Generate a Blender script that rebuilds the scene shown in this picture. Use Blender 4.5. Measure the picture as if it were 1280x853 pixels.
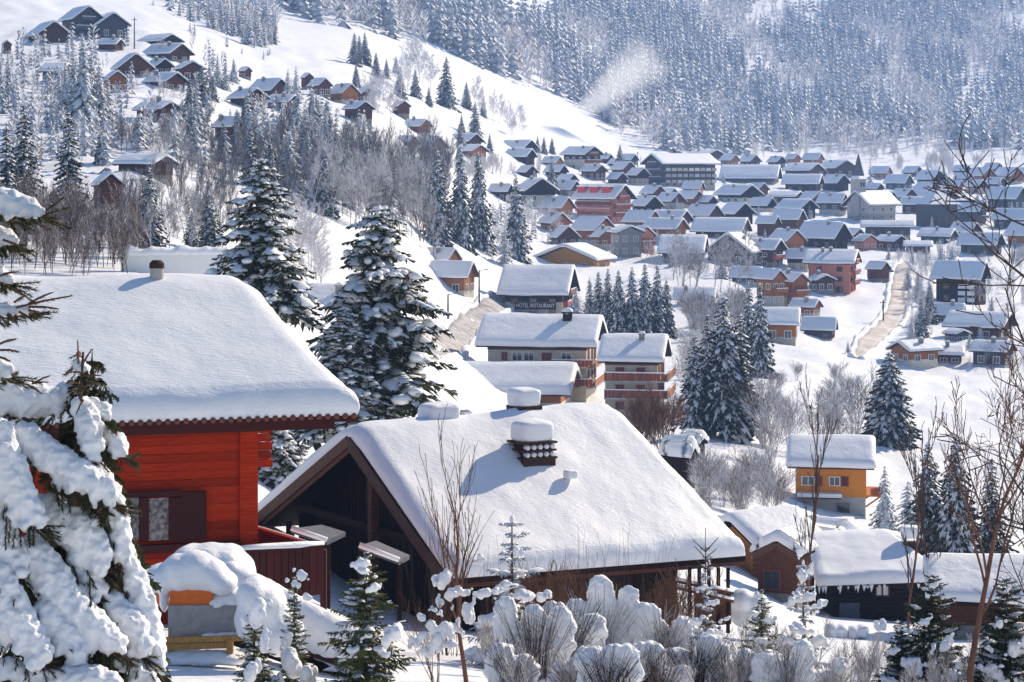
import bpy, bmesh, math, random
import numpy as np
from mathutils import Vector, Matrix, noise as mnoise

for _o in list(bpy.data.objects):
    bpy.data.objects.remove(_o)
SC = bpy.context.scene
COL = SC.collection
R = math.radians
F, YH = 2800.0, 215.0          # focal length in photo pixels, row of the horizon

# ------------------------------------------------------------------ camera
cam = bpy.data.cameras.new("camera")
cam.sensor_width = 36.0
cam.lens = 36.0 * F / 1280.0
cam.shift_y = -(426.5 - YH) / 1280.0
cam.clip_start = 0.5
cam.clip_end = 12000
camo = bpy.data.objects.new("camera", cam)
COL.objects.link(camo)
camo.location = (0, 0, 0)
camo.rotation_euler = (R(90), 0, 0)
SC.camera = camo

# ------------------------------------------------------------------ light
SUN_AZ = 43.0      # degrees clockwise from +Y
SUN_EL = 32.0
w = bpy.data.worlds.new("World")
SC.world = w
w.use_nodes = True
nt = w.node_tree
bg = nt.nodes["Background"]
sky = nt.nodes.new("ShaderNodeTexSky")
sky.sky_type = 'NISHITA'
sky.sun_disc = False
sky.sun_elevation = R(SUN_EL)
sky.sun_rotation = R(SUN_AZ)
sky.altitude = 1000
sky.air_density = 1.0
sky.dust_density = 0.6
sky.ozone_density = 3.5
bg.inputs[1].default_value = 0.10
nt.links.new(sky.outputs[0], bg.inputs[0])
sun = bpy.data.lights.new("sun", 'SUN')
sun.energy = 5.0
sun.angle = R(0.53)
sun.color = (1.0, 0.85, 0.65)
suno = bpy.data.objects.new("sun", sun)
COL.objects.link(suno)
S = Vector((math.sin(R(SUN_AZ)) * math.cos(R(SUN_EL)), math.cos(R(SUN_AZ)) * math.cos(R(SUN_EL)), math.sin(R(SUN_EL))))
suno.rotation_euler = S.to_track_quat('Z', 'Y').to_euler()
vs = SC.view_settings
vs.view_transform = 'Standard'
vs.look = 'None'
vs.exposure = 0.50
vs.gamma = 1.0
vs.use_curve_mapping = False
SC.render.engine = 'CYCLES'
cy = SC.cycles
cy.max_bounces = 5
cy.diffuse_bounces = 3
cy.glossy_bounces = 2
cy.transmission_bounces = 2
cy.volume_bounces = 2
cy.transparent_max_bounces = 4
cy.use_denoising = True

# ------------------------------------------------------------------ materials
MAT = {}
def _mat(name):
    m = bpy.data.materials.new(name)
    m.use_nodes = True
    MAT[name] = m
    n = m.node_tree
    return m, n, n.nodes["Principled BSDF"]

def _coords(n, scale=(1, 1, 1), obj=True):
    tc = n.nodes.new("ShaderNodeTexCoord")
    mp = n.nodes.new("ShaderNodeMapping")
    mp.inputs['Scale'].default_value = scale
    n.links.new(tc.outputs['Object' if obj else 'Generated'], mp.inputs[0])
    return mp.outputs[0]

def _noise(n, vec, scale, detail=4, rough=0.6):
    t = n.nodes.new("ShaderNodeTexNoise")
    t.inputs['Scale'].default_value = scale
    t.inputs['Detail'].default_value = detail
    t.inputs['Roughness'].default_value = rough
    if vec is not None:
        n.links.new(vec, t.inputs['Vector'])
    return t.outputs['Fac']

def _ramp(n, fac, stops):
    r = n.nodes.new("ShaderNodeValToRGB")
    while len(r.color_ramp.elements) < len(stops):
        r.color_ramp.elements.new(0.5)
    for e, (p, c) in zip(r.color_ramp.elements, stops):
        e.position = p
        e.color = (*c, 1)
    n.links.new(fac, r.inputs[0])
    return r.outputs[0]

def _bump(n, b, h, strength, dist):
    bp = n.nodes.new("ShaderNodeBump")
    bp.inputs['Strength'].default_value = strength
    bp.inputs['Distance'].default_value = dist
    n.links.new(h, bp.inputs['Height'])
    n.links.new(bp.outputs[0], b.inputs['Normal'])

def snow_mat(name, scale, dist, strength=0.5, col=(0.86, 0.87, 0.89), second=None):
    m, n, b = _mat(name)
    tc = n.nodes.new("ShaderNodeTexCoord")
    v = tc.outputs['Object']
    f = _noise(n, v, scale, 5, 0.62)
    c = _ramp(n, _noise(n, v, scale * 0.13, 3), [(0.3, tuple(x * 0.95 for x in col)), (0.7, col)])
    n.links.new(c, b.inputs['Base Color'])
    b.inputs['Roughness'].default_value = 0.55
    b.inputs['Specular IOR Level'].default_value = 0.25
    h = f
    if second:
        f2 = _noise(n, v, second, 3, 0.5)
        mx = n.nodes.new("ShaderNodeMath"); mx.operation = 'MULTIPLY_ADD'
        n.links.new(f2, mx.inputs[0]); mx.inputs[1].default_value = 2.5
        n.links.new(f, mx.inputs[2])
        h = mx.outputs[0]
    _bump(n, b, h, strength, dist)
    return m
snow_mat('snow', 3.0, 0.08, 0.5, second=0.7)            # roofs far away
snow_mat('snow_ground', 0.9, 0.25, 0.55, second=0.12)
snow_mat('snow_roof', 16.0, 0.02, 0.5, second=2.2)       # roofs near
_n = MAT['snow_roof'].node_tree
_b = _n.nodes["Principled BSDF"]
_tc = _n.nodes.new("ShaderNodeTexCoord"); _mp = _n.nodes.new("ShaderNodeMapping")
_mp.inputs['Rotation'].default_value = (0, 0, 0.5); _mp.inputs['Scale'].default_value = (1.4, 7.0, 7.0)
_n.links.new(_tc.outputs['Object'], _mp.inputs[0])
_f = _noise(_n, _mp.outputs[0], 2.2, 3, 0.5)
_bp = _n.nodes.new("ShaderNodeBump"); _bp.inputs['Strength'].default_value = 0.45; _bp.inputs['Distance'].default_value = 0.035
_n.links.new(_f, _bp.inputs['Height']); _n.links.new(_b.inputs['Normal'].links[0].from_socket, _bp.inputs['Normal']); _n.links.new(_bp.outputs[0], _b.inputs['Normal'])
snow_mat('snow_soft', 14.0, 0.03, 0.6, col=(0.87, 0.88, 0.90), second=3.0)

def plain_mat(name, c1, c2, scale=4.0, rough=0.75, bump=0.3, dist=0.02, stretch=(1, 1, 1), spec=0.3, vary=None):
    if vary is None: vary = 0.28 if 'wood' in name or 'plank' in name or 'plaster' in name else 0.0
    m, n, b = _mat(name)
    v = _coords(n, stretch)
    f = _noise(n, v, scale, 5, 0.65)
    colr = _ramp(n, f, [(0.3, c1), (0.7, c2)])
    if vary:
        oi = n.nodes.new("ShaderNodeObjectInfo")
        mr = n.nodes.new("ShaderNodeMapRange"); mr.inputs[3].default_value = 1 - vary; mr.inputs[4].default_value = 1 + vary
        n.links.new(oi.outputs['Random'], mr.inputs[0])
        hv = n.nodes.new("ShaderNodeHueSaturation")
        n.links.new(mr.outputs[0], hv.inputs['Value']); n.links.new(colr, hv.inputs['Color'])
        colr = hv.outputs[0]
    n.links.new(colr, b.inputs['Base Color'])
    b.inputs['Roughness'].default_value = rough
    b.inputs['Specular IOR Level'].default_value = spec
    if bump:
        _bump(n, b, f, bump, dist)
    return m
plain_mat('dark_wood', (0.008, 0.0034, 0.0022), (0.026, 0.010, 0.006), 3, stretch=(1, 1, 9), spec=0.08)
plain_mat('brown_wood', (0.055, 0.016, 0.007), (0.13, 0.040, 0.017), 3, stretch=(1, 1, 9))
plain_mat('barge_wood', (0.06, 0.026, 0.016), (0.11, 0.052, 0.032), 5, stretch=(1, 1, 3))
plain_mat('warm_wood', (0.25, 0.085, 0.022), (0.42, 0.16, 0.045), 3, stretch=(1, 1, 9))
plain_mat('orange_wood', (0.44, 0.140, 0.010), (0.64, 0.235, 0.022), 4, stretch=(1, 1, 8))
plain_mat('yellow_wood', (0.40, 0.17, 0.015), (0.56, 0.26, 0.03), 3, stretch=(1, 1, 6))
plain_mat('red_wood', (0.20, 0.009, 0.001), (0.52, 0.040, 0.003), 2.5, stretch=(0.8, 0.8, 14), rough=0.75, spec=0.12)
plain_mat('deep_red_wood', (0.035, 0.003, 0.002), (0.075, 0.008, 0.004), 3.5, stretch=(0.6, 0.6, 8))
plain_mat('pink_render', (0.50, 0.17, 0.12), (0.62, 0.25, 0.17), 2)
plain_mat('red_roof', (0.5, 0.05, 0.05), (0.6, 0.09, 0.08), 2)
plain_mat('plaster', (0.52, 0.46, 0.37), (0.66, 0.60, 0.50), 1.5, rough=0.9)
plain_mat('grey_plaster', (0.30, 0.29, 0.28), (0.42, 0.41, 0.39), 1.5, rough=0.9)
plain_mat('blue_grey_wood', (0.035, 0.040, 0.055), (0.085, 0.085, 0.10), 2, stretch=(1, 1, 6))
plain_mat('stone', (0.16, 0.15, 0.14), (0.34, 0.32, 0.30), 3, rough=0.95, bump=0.6, dist=0.05)
plain_mat('concrete', (0.24, 0.23, 0.23), (0.36, 0.35, 0.35), 5, rough=0.95)
plain_mat('planter', (0.62, 0.13, 0.02), (0.72, 0.17, 0.03), 6)
plain_mat('old_plank', (0.30, 0.15, 0.04), (0.45, 0.25, 0.07), 6, stretch=(4, 1, 1))
plain_mat('needle', (0.010, 0.016, 0.010), (0.030, 0.042, 0.024), 2.0, rough=0.8, bump=0)
plain_mat('needle_near', (0.022, 0.028, 0.008), (0.075, 0.080, 0.024), 6.0, rough=0.8, bump=0)
plain_mat('needle_olive', (0.05, 0.065, 0.016), (0.17, 0.16, 0.035), 7.0, rough=0.8, bump=0)
plain_mat('bark', (0.05, 0.032, 0.022), (0.11, 0.075, 0.055), 8, rough=0.95, bump=0.6)
plain_mat('red_bark', (0.10, 0.045, 0.030), (0.19, 0.090, 0.060), 8, rough=0.9, bump=0.5)
plain_mat('twig', (0.045, 0.028, 0.022), (0.095, 0.060, 0.045), 5, rough=0.9, bump=0)
plain_mat('brown_twig', (0.12, 0.055, 0.030), (0.22, 0.115, 0.065), 3, rough=0.9, bump=0)
plain_mat('dry_leaf', (0.16, 0.08, 0.04), (0.30, 0.16, 0.08), 5, rough=0.9, bump=0)
plain_mat('metal_dark', (0.03, 0.03, 0.035), (0.07, 0.07, 0.08), 5, rough=0.5, bump=0)
plain_mat('metal_blue', (0.20, 0.23, 0.30), (0.28, 0.31, 0.38), 5, rough=0.45, bump=0)
plain_mat('pipe_metal', (0.38, 0.36, 0.34), (0.5, 0.48, 0.45), 8, rough=0.5, bump=0)
plain_mat('rust', (0.03, 0.016, 0.012), (0.075, 0.038, 0.026), 9, rough=0.9)
plain_mat('tile_edge', (0.10, 0.035, 0.022), (0.20, 0.075, 0.045), 6, rough=0.8)
plain_mat('balcony_wood', (0.20, 0.042, 0.016), (0.34, 0.080, 0.030), 4, stretch=(6, 6, 1))
plain_mat('road_grey', (0.22, 0.19, 0.175), (0.62, 0.60, 0.60), 0.5, rough=0.95, bump=0.2)
plain_mat('road', (0.50, 0.40, 0.31), (0.80, 0.77, 0.74), 0.22, rough=0.95, bump=0.2)
plain_mat('white_paint', (0.74, 0.74, 0.74), (0.80, 0.80, 0.80), 4, rough=0.5, bump=0)
plain_mat('red_paint', (0.5, 0.06, 0.03), (0.55, 0.08, 0.03), 4, rough=0.35, bump=0)
plain_mat('blue_paint', (0.05, 0.07, 0.12), (0.07, 0.09, 0.15), 4, rough=0.35, bump=0)
plain_mat('shutter', (0.14, 0.035, 0.020), (0.22, 0.055, 0.030), 5, stretch=(1, 1, 6))
plain_mat('slate', (0.06, 0.065, 0.085), (0.11, 0.115, 0.14), 5, rough=0.7)
m, n, b = _mat('glass')
b.inputs['Base Color'].default_value = (0.02, 0.022, 0.026, 1)
b.inputs['Roughness'].default_value = 0.06
b.inputs['Specular IOR Level'].default_value = 0.8
m, n, b = _mat('curtain_glass')       # window with a lace curtain right behind the pane
v = _coords(n, (1, 1, 1))
f = _noise(n, v, 9, 6, 0.7)
n.links.new(_ramp(n, f, [(0.38, (0.03, 0.025, 0.025)), (0.62, (0.30, 0.28, 0.29))]), b.inputs['Base Color'])
b.inputs['Roughness'].default_value = 0.12
# twigs that carry rime or a line of snow on their upper side
def frost_mat(name, c1, lo, hi, scol=(0.80, 0.82, 0.86), nscale=1.2):
    m, n, b = _mat(name)
    g = n.nodes.new("ShaderNodeNewGeometry")
    sp = n.nodes.new("ShaderNodeSeparateXYZ")
    n.links.new(g.outputs['Normal'], sp.inputs[0])
    nz = _noise(n, _coords(n), nscale, 3)
    ad = n.nodes.new("ShaderNodeMath"); ad.operation = 'MULTIPLY_ADD'
    n.links.new(nz, ad.inputs[0]); ad.inputs[1].default_value = 0.9
    n.links.new(sp.outputs[2], ad.inputs[2])
    n.links.new(_ramp(n, ad.outputs[0], [(lo, c1), (hi, scol)]), b.inputs['Base Color'])
    b.inputs['Roughness'].default_value = 0.8
    return m
frost_mat('frost_twig', (0.12, 0.085, 0.075), 0.25, 0.75)
frost_mat('frost_pale', (0.36, 0.31, 0.30), 0.05, 0.65)
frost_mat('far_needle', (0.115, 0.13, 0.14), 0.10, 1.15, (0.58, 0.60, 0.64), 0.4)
frost_mat('dip_twig', (0.05, 0.042, 0.048), 0.60, 1.25)
frost_mat('frost_brown', (0.085, 0.042, 0.026), 0.55, 1.15)
frost_mat('frost_needle', (0.035, 0.045, 0.04), 0.55, 0.95)

# ------------------------------------------------------------------ mesh builder
class MB:
    def __init__(self):
        self.v = []; self.f = []; self.m = []
        self.cur = 0
    def add(self, vs, fs):
        o = len(self.v)
        self.v.extend([tuple(x) for x in vs])
        self.f.extend([tuple(i + o for i in f) for f in fs])
        self.m.extend([self.cur] * len(fs))
    def box(self, c, s, rot=None):
        x, y, z = s[0] / 2, s[1] / 2, s[2] / 2
        vs = [Vector((sx * x, sy * y, sz * z)) for sx in (-1, 1) for sy in (-1, 1) for sz in (-1, 1)]
        if rot is not None:
            vs = [rot @ q for q in vs]
        c = Vector(c)
        self.add([q + c for q in vs], [(0, 1, 3, 2), (4, 6, 7, 5), (0, 4, 5, 1), (2, 3, 7, 6), (0, 2, 6, 4), (1, 5, 7, 3)])
    def beam(self, a, b, wx, wz, up=(0, 0, 1)):
        a = Vector(a); b = Vector(b); d = b - a
        L = d.length; d.normalize()
        u = Vector(up); s = d.cross(u)
        if s.length < 1e-4: s = d.cross(Vector((1, 0, 0)))
        s.normalize(); u = s.cross(d)
        M = Matrix((d, s, u)).transposed()
        self.box((a + b) / 2, (L, wx, wz), M)
    def tube(self, pts, rads, n=5, cap=True):
        pts = [Vector(p) for p in pts]
        vs = []; fs = []
        for i, p in enumerate(pts):
            d = (pts[min(i + 1, len(pts) - 1)] - pts[max(i - 1, 0)])
            if d.length < 1e-9: d = Vector((0, 0, 1))
            d.normalize()
            s = d.cross(Vector((0.31, 0.17, 0.93)))
            if s.length < 1e-3: s = d.cross(Vector((1, 0, 0)))
            s.normalize(); t = d.cross(s)
            for k in range(n):
                a = 2 * math.pi * k / n
                vs.append(p + (s * math.cos(a) + t * math.sin(a)) * rads[i])
        for i in range(len(pts) - 1):
            for k in range(n):
                k2 = (k + 1) % n
                fs.append((i * n + k, i * n + k2, (i + 1) * n + k2, (i + 1) * n + k))
        if cap and n > 3:
            fs.append(tuple(range(n))[::-1]); fs.append(tuple((len(pts) - 1) * n + k for k in range(n)))
        self.add(vs, fs)
    def ell(self, c, r, nu=10, nv=6, rot=None):
        c = Vector(c)
        if not hasattr(r, '__len__'): r = (r, r, r)
        vs = [Vector((0, 0, -r[2]))]
        for j in range(1, nv):
            ph = -math.pi / 2 + math.pi * j / nv
            for i in range(nu):
                th = 2 * math.pi * i / nu
                vs.append(Vector((r[0] * math.cos(ph) * math.cos(th), r[1] * math.cos(ph) * math.sin(th), r[2] * math.sin(ph))))
        vs.append(Vector((0, 0, r[2])))
        if rot is not None: vs = [rot @ q for q in vs]
        fs = []
        for i in range(nu):
            fs.append((0, 1 + (i + 1) % nu, 1 + i))
            fs.append((len(vs) - 1, 1 + (nv - 2) * nu + i, 1 + (nv - 2) * nu + (i + 1) % nu))
        for j in range(nv - 2):
            for i in range(nu):
                a = 1 + j * nu + i; b_ = 1 + j * nu + (i + 1) % nu
                fs.append((a, b_, b_ + nu, a + nu))
        self.add([q + c for q in vs], fs)
    def grid(self, P, closed=False):
        nr = len(P); nc = len(P[0])
        vs = [q for row in P for q in row]
        fs = [(i * nc + j, i * nc + j + 1, (i + 1) * nc + j + 1, (i + 1) * nc + j) for i in range(nr - 1) for j in range(nc - 1)]
        self.add(vs, fs)
    def mesh(self, name, mats, smooth=False):
        me = bpy.data.meshes.new(name)
        me.from_pydata([tuple(q) for q in self.v], [], self.f)
        for m_ in (mats if isinstance(mats, (list, tuple)) else [mats]):
            me.materials.append(MAT[m_])
        if max(self.m, default=0) > 0:
            me.polygons.foreach_set('material_index', self.m)
        if smooth:
            me.polygons.foreach_set('use_smooth', [True] * len(self.f))
        me.update()
        return me
    def build(self, name, mats, parent=None, smooth=False, loc=None, rotz=None):
        return link(name, self.mesh(name, mats, smooth), parent, loc, rotz)

def link(name, me, parent=None, loc=None, rotz=None, scale=None):
    o = bpy.data.objects.new(name, me)
    COL.objects.link(o)
    if parent is not None: o.parent = parent
    if name in ('branch_snow', 'needles', 'twigs', 'limbs', 'crown', 'shoots', 'leader'): o['kind'] = 'stuff'
    if loc is not None: o.location = loc
    if rotz is not None: o.rotation_euler = (0, 0, rotz)
    if scale is not None: o.scale = scale if hasattr(scale, '__len__') else (scale,) * 3
    return o

def tag(o, label=None, cat=None, group=None, kind=None):
    if label: o['label'] = label
    if cat: o['category'] = cat
    if group: o['group'] = group
    if kind: o['kind'] = kind
    return o

def thing(name, label, cat, loc=(0, 0, 0), rotz=0, group=None):
    o = bpy.data.objects.new(name, None)
    COL.objects.link(o)
    o.empty_display_size = 0.3
    o.location = loc; o.rotation_euler = (0, 0, rotz)
    return tag(o, label, cat, group)

# ------------------------------------------------------------------ terrain
COLS = {
    0:    [(12, 1180), (25, 943), (40, 860), (60, 770), (80, 560), (120, 370), (160, 310), (230, 258), (330, 160), (450, 70), (550, 20), (700, -30), (1000, -100), (1600, -200), (2800, -330)],
    200:  [(12, 1190), (25, 960), (42, 842), (60, 765), (85, 560), (120, 390), (160, 325), (230, 264), (330, 165), (420, 110), (520, 50), (640, 20), (760, 2), (1000, -40), (1600, -180), (2800, -330)],
    320:  [(12, 1200), (25, 970), (42, 850), (60, 770), (90, 600), (130, 470), (180, 380), (250, 300), (340, 205), (430, 140), (520, 105), (640, 60), (760, 30), (900, 0), (1300, -90), (2000, -210), (2800, -330)],
    450:  [(12, 1200), (25, 980), (45, 850), (70, 780), (100, 640), (140, 540), (190, 470), (260, 370), (340, 260), (420, 190), (500, 140), (620, 100), (760, 62), (900, 25), (1300, -80), (2000, -200), (2800, -330)],
    560:  [(12, 1200), (25, 985), (45, 855), (75, 785), (110, 650), (160, 560), (220, 490), (280, 425), (340, 385), (400, 320), (470, 250), (560, 195), (700, 135), (820, 100), (950, 50), (1300, -60), (2000, -200), (2800, -330)],
    660:  [(12, 1200), (25, 985), (48, 860), (78, 785), (120, 650), (180, 570), (250, 508), (320, 440), (380, 395), (450, 330), (540, 270), (650, 215), (760, 180), (880, 140), (1000, 95), (1300, -10), (2000, -200), (2800, -330)],
    760:  [(12, 1200), (25, 985), (48, 862), (80, 790), (120, 680), (180, 590), (260, 518), (330, 425), (400, 380), (480, 320), (580, 275), (680, 232), (800, 200), (950, 165), (1100, 110), (1400, 0), (2000, -170), (2800, -330)],
    900:  [(12, 1200), (25, 985), (48, 865), (85, 790), (120, 690), (170, 600), (230, 538), (300, 470), (380, 400), (460, 340), (560, 290), (680, 248), (800, 222), (920, 198), (1050, 165), (1300, 80), (1600, 0), (2200, -150), (2800, -300)],
    1020: [(12, 1200), (25, 985), (48, 870), (80, 810), (112, 775), (150, 700), (185, 640), (240, 550), (310, 470), (380, 415), (450, 365), (540, 315), (650, 268), (780, 235), (900, 215), (1020, 193), (1300, 100), (1700, 0), (2300, -130), (2800, -260)],
    1130: [(12, 1200), (25, 985), (48, 870), (80, 820), (112, 780), (150, 710), (190, 650), (250, 560), (310, 490), (370, 440), (440, 380), (530, 325), (640, 275), (780, 242), (900, 222), (1020, 200), (1300, 110), (1700, 10), (2300, -120), (2800, -240)],
    1280: [(12, 1200), (25, 985), (50, 865), (80, 820), (120, 760), (170, 680), (230, 590), (300, 510), (380, 435), (460, 380), (560, 320), (680, 270), (800, 240), (920, 222), (1040, 203), (1300, 120), (1700, 20), (2300, -110), (2800, -220)],
}
COLS[-900] = COLS[0]; COLS[2180] = COLS[1280]
V0, V1, NV = math.log(12.0), math.log(2800.0), 440
U0, U1, NU = -900.0, 2180.0, 309
_vg = np.linspace(V0, V1, NV); _ug = np.linspace(U0, U1, NU)
_ks = sorted(COLS)
_T = np.array([np.interp(_vg, [math.log(d) for d, _ in COLS[k]], [p for _, p in COLS[k]]) for k in _ks])
TAB = np.array([np.interp(_ug, _ks, _T[:, j]) for j in range(NV)]).T       # [u, v] -> photo row
def _blur(a, n, ax):
    k = np.hanning(2 * n + 3)[1:-1]; k /= k.sum()
    pad = [(0, 0), (0, 0)]; pad[ax] = (n, n)
    ap = np.pad(a, pad, mode='edge')
    return np.apply_along_axis(lambda r: np.convolve(r, k, 'valid'), ax, ap)
TAB = _blur(_blur(TAB, 5, 0), 7, 1)

def grow(px, d):
    """photo row of the ground at column px and distance d"""
    u = (px - U0) / (U1 - U0) * (NU - 1); v = (math.log(d) - V0) / (V1 - V0) * (NV - 1)
    u = min(max(u, 0), NU - 1.001); v = min(max(v, 0), NV - 1.001)
    i, j = int(u), int(v); a, b_ = u - i, v - j
    return (TAB[i, j] * (1 - a) + TAB[i + 1, j] * a) * (1 - b_) + (TAB[i, j + 1] * (1 - a) + TAB[i + 1, j + 1] * a) * b_

def dist_at(px, py, lo=30.0):
    """distance at which the ground reaches photo row py"""
    d = lo
    while d < 2700:
        if grow(px, d) <= py: break
        d *= 1.01
    a, b_ = d / 1.01, d
    for _ in range(12):
        c = (a + b_) / 2
        if grow(px, c) <= py: b_ = c
        else: a = c
    return b_

def P(px, py, d):
    return Vector(((px - 640) / F * d, d, -(py - YH) / F * d))

def G(px, d, dz=0.0):
    return P(px, grow(px, d), d) + Vector((0, 0, dz))

def fbm(p, oct=3):
    return mnoise.fractal(p, 1.0, 2.0, oct, noise_basis='PERLIN_ORIGINAL')

_vs = []
ZT = np.zeros((NU, NV))
_dd = np.exp(_vg)
for i in range(NU):
    for j in range(NV):
        d = _dd[j]
        x = (_ug[i] - 640) / F * d
        z = -(TAB[i, j] - YH) * d / F
        k = min(1.0, d / 300.0)
        z += (0.12 + 0.5 * k) * fbm(Vector((x * 0.11, d * 0.11, 3.1)) * (1 - 0.72 * k)) * 0.8 - 0.05
        if d > 110: z += 0.9 * min(1, (d - 110) / 150) * fbm(Vector((x * 0.16, d * 0.10, 9.0)), 3)
        _vs.append((x, d, z)); ZT[i, j] = z
_fs = [(i * NV + j, (i + 1) * NV + j, (i + 1) * NV + j + 1, i * NV + j + 1) for i in range(NU - 1) for j in range(NV - 1)]
me = bpy.data.meshes.new('snow_ground')
me.from_pydata(_vs, [], _fs)
me.materials.append(MAT['snow_ground'])
me.polygons.foreach_set('use_smooth', [True] * len(_fs))
tag(link('snow_ground', me), 'snow covered ground of the hillside, valley floor and mountain', kind='structure')

def gz(x, y):
    u = ((640 + F * x / y) - U0) / (U1 - U0) * (NU - 1); v = (math.log(y) - V0) / (V1 - V0) * (NV - 1)
    u = min(max(u, 0), NU - 1.001); v = min(max(v, 0), NV - 1.001)
    i, j = int(u), int(v); a = u - i; b_ = (y - _dd[j]) / (_dd[j + 1] - _dd[j])
    return float((ZT[i, j] * (1 - a) + ZT[i + 1, j] * a) * (1 - b_) + (ZT[i, j + 1] * (1 - a) + ZT[i + 1, j + 1] * a) * b_)

def road(name, pts, width, label, mat='road'):
    q = [G(px, dist_at(px, py)) for px, py in pts]
    sm = []
    for k in range(len(q) - 1):
        for s in range(14):
            t = s / 14
            p0 = q[max(k - 1, 0)]; p1 = q[k]; p2 = q[k + 1]; p3 = q[min(k + 2, len(q) - 1)]
            sm.append(0.5 * ((2 * p1) + (p2 - p0) * t + (2 * p0 - 5 * p1 + 4 * p2 - p3) * t * t + (3 * p1 - p0 - 3 * p2 + p3) * t ** 3))
    mb = MB(); rows = []
    for k, c in enumerate(sm):
        d = sm[min(k + 1, len(sm) - 1)] - sm[max(k - 1, 0)]
        d.z = 0; d.normalize(); s = Vector((d.y, -d.x, 0))
        tp = min(1.0, .15 + k / 14, .15 + (len(sm) - 1 - k) / 8)
        rows.append([Vector((0, 0, 0.14 if abs(e) < 1 else -0.1)) + Vector(((c + s * width * tp * e / 2).x, (c + s * width * tp * e / 2).y, gz((c + s * width * tp * e / 2).x, (c + s * width * tp * e / 2).y))) for e in (-1, -.95, -.5, 0, .5, .95, 1)])
    mb.grid(rows)
    tag(mb.build(name, mat, smooth=True), label, kind='structure')
    for sd in (-1, 1):
        mb = MB(); pts_ = []; rr = []
        for k, c in enumerate(sm):
            d = sm[min(k + 1, len(sm) - 1)] - sm[max(k - 1, 0)]; d.z = 0; d.normalize(); s = Vector((d.y, -d.x, 0))
            tp = min(1.0, .15 + k / 14, .15 + (len(sm) - 1 - k) / 8); e = c + s * sd * (width * tp * .5 + .45 + .25 * fbm(Vector((k * .5, sd * 7, width)))); pts_.append(Vector((e.x, e.y, gz(e.x, e.y) + .05))); rr.append(.5 + .28 * fbm(Vector((k * .35, sd * 3, 1))))
        mb.tube(pts_, rr, 8)
        tag(mb.build('snow_bank', 'snow_ground', smooth=True), 'ploughed bank of snow along the edge of the road', kind='structure')
road('road', [(535, 452), (560, 430), (590, 402), (618, 382), (640, 372)], 3.2, 'cleared grey road between the large spruces and the hotel', 'road_grey')
road('road', [(1070, 445), (1090, 425), (1112, 402), (1122, 380), (1126, 350), (1130, 326)], 3.5, 'sandy cleared road running up to the village')

# ------------------------------------------------------------------ houses of the village
STY = {  # lower wall, upper wall, share of the lower wall, balcony board, window frame
    'dark': ('dark_wood', 'dark_wood', 0.0, 'brown_wood'),
    'brown': ('stone', 'brown_wood', 0.30, 'balcony_wood'),
    'warm': ('plaster', 'warm_wood', 0.40, 'warm_wood'),
    'plast': ('plaster', 'dark_wood', 0.72, 'balcony_wood'),
    'pale': ('plaster', 'brown_wood', 0.95, 'balcony_wood'),
    'grey': ('grey_plaster', 'blue_grey_wood', 0.55, 'dark_wood'),
    'blue': ('grey_plaster', 'blue_grey_wood', 0.2, 'slate'),
    'pink': ('pink_render', 'pink_render', 0.5, 'balcony_wood'),
    'yellow': ('plaster', 'yellow_wood', 0.3, 'yellow_wood'),
    'orange': ('grey_plaster', 'orange_wood', 0.38, 'orange_wood'),
    'logs': ('warm_wood', 'warm_wood', 0.0, 'warm_wood'),
    'church': ('grey_plaster', 'grey_plaster', 0.5, 'stone'),
    'stone': ('grey_plaster', 'grey_plaster', 0.5, 'stone'),
}
_win = {}
def window_mesh(kind):
    if kind not in _win:
        mb = MB()
        for sx in (-1, 1):
            mb.box((sx * 0.46, 0, 0), (0.08, 0.10, 1.0))
        for sz in (-1, 1):
            mb.box((0, 0, sz * 0.46), (0.84, 0.10, 0.08))
        mb.box((0, 0.004, 0), (0.05, 0.08, 0.84))
        fr = mb.mesh('window', 'white_paint' if kind == 'white' else 'shutter')
        mb = MB(); mb.box((0, 0.02, 0), (0.84, 0.04, 0.84))
        _win[kind] = (fr, mb.mesh('pane', 'glass'))
    return _win[kind]

def add_window(parent, x, y, z, rz, w_, h_, kind='wood', pane=True):
    fr, pn = window_mesh(kind)
    o = link('window', fr, parent, (x, y, z), rz, (w_, 1.0, h_))
    if pane: link('pane', pn, o)
    return o

def chimney(parent, x, y, z, s=1.0, mat='stone'):
    mb = MB()
    mb.box((0, 0, 0.1 * s), (0.7 * s, 0.6 * s, 2.0 * s)); mb.box((0, 0, 1.14 * s), (0.9 * s, 0.8 * s, 0.12 * s))
    c = mb.build('chimney', mat, parent, loc=(x, y, z))
    mb = MB(); mb.box((0, 0, 1.2 * s), (0.8 * s, 0.7 * s, 0.04 * s)); mb.ell((0, 0, 1.22 * s), (0.46 * s, 0.40 * s, 0.32 * s), 8, 6)
    mb.build('snow_cap', 'snow', c, smooth=True)
    return c

def snow_profile(Wd, pit, t, ze, rng):
    """cross-section of a snow blanket, from eave over the ridge to eave: (y, z)"""
    h = Wd / 2
    pr = [(-h - 0.02, ze), (-h - 0.14, ze + 0.45 * t), (-h - 0.03, ze + 0.85 * t), (-h + 0.35, ze + t * 1.03 + 0.3 * pit)]
    for f in (0.75, 0.5, 0.28): pr.append((-h * f, ze + (1 - f) * h * pit + t))
    pr.append((-h * 0.08, ze + h * 0.93 * pit + t)); 
    q = [(-y, z) for y, z in pr][::-1]
    return pr + q

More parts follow.
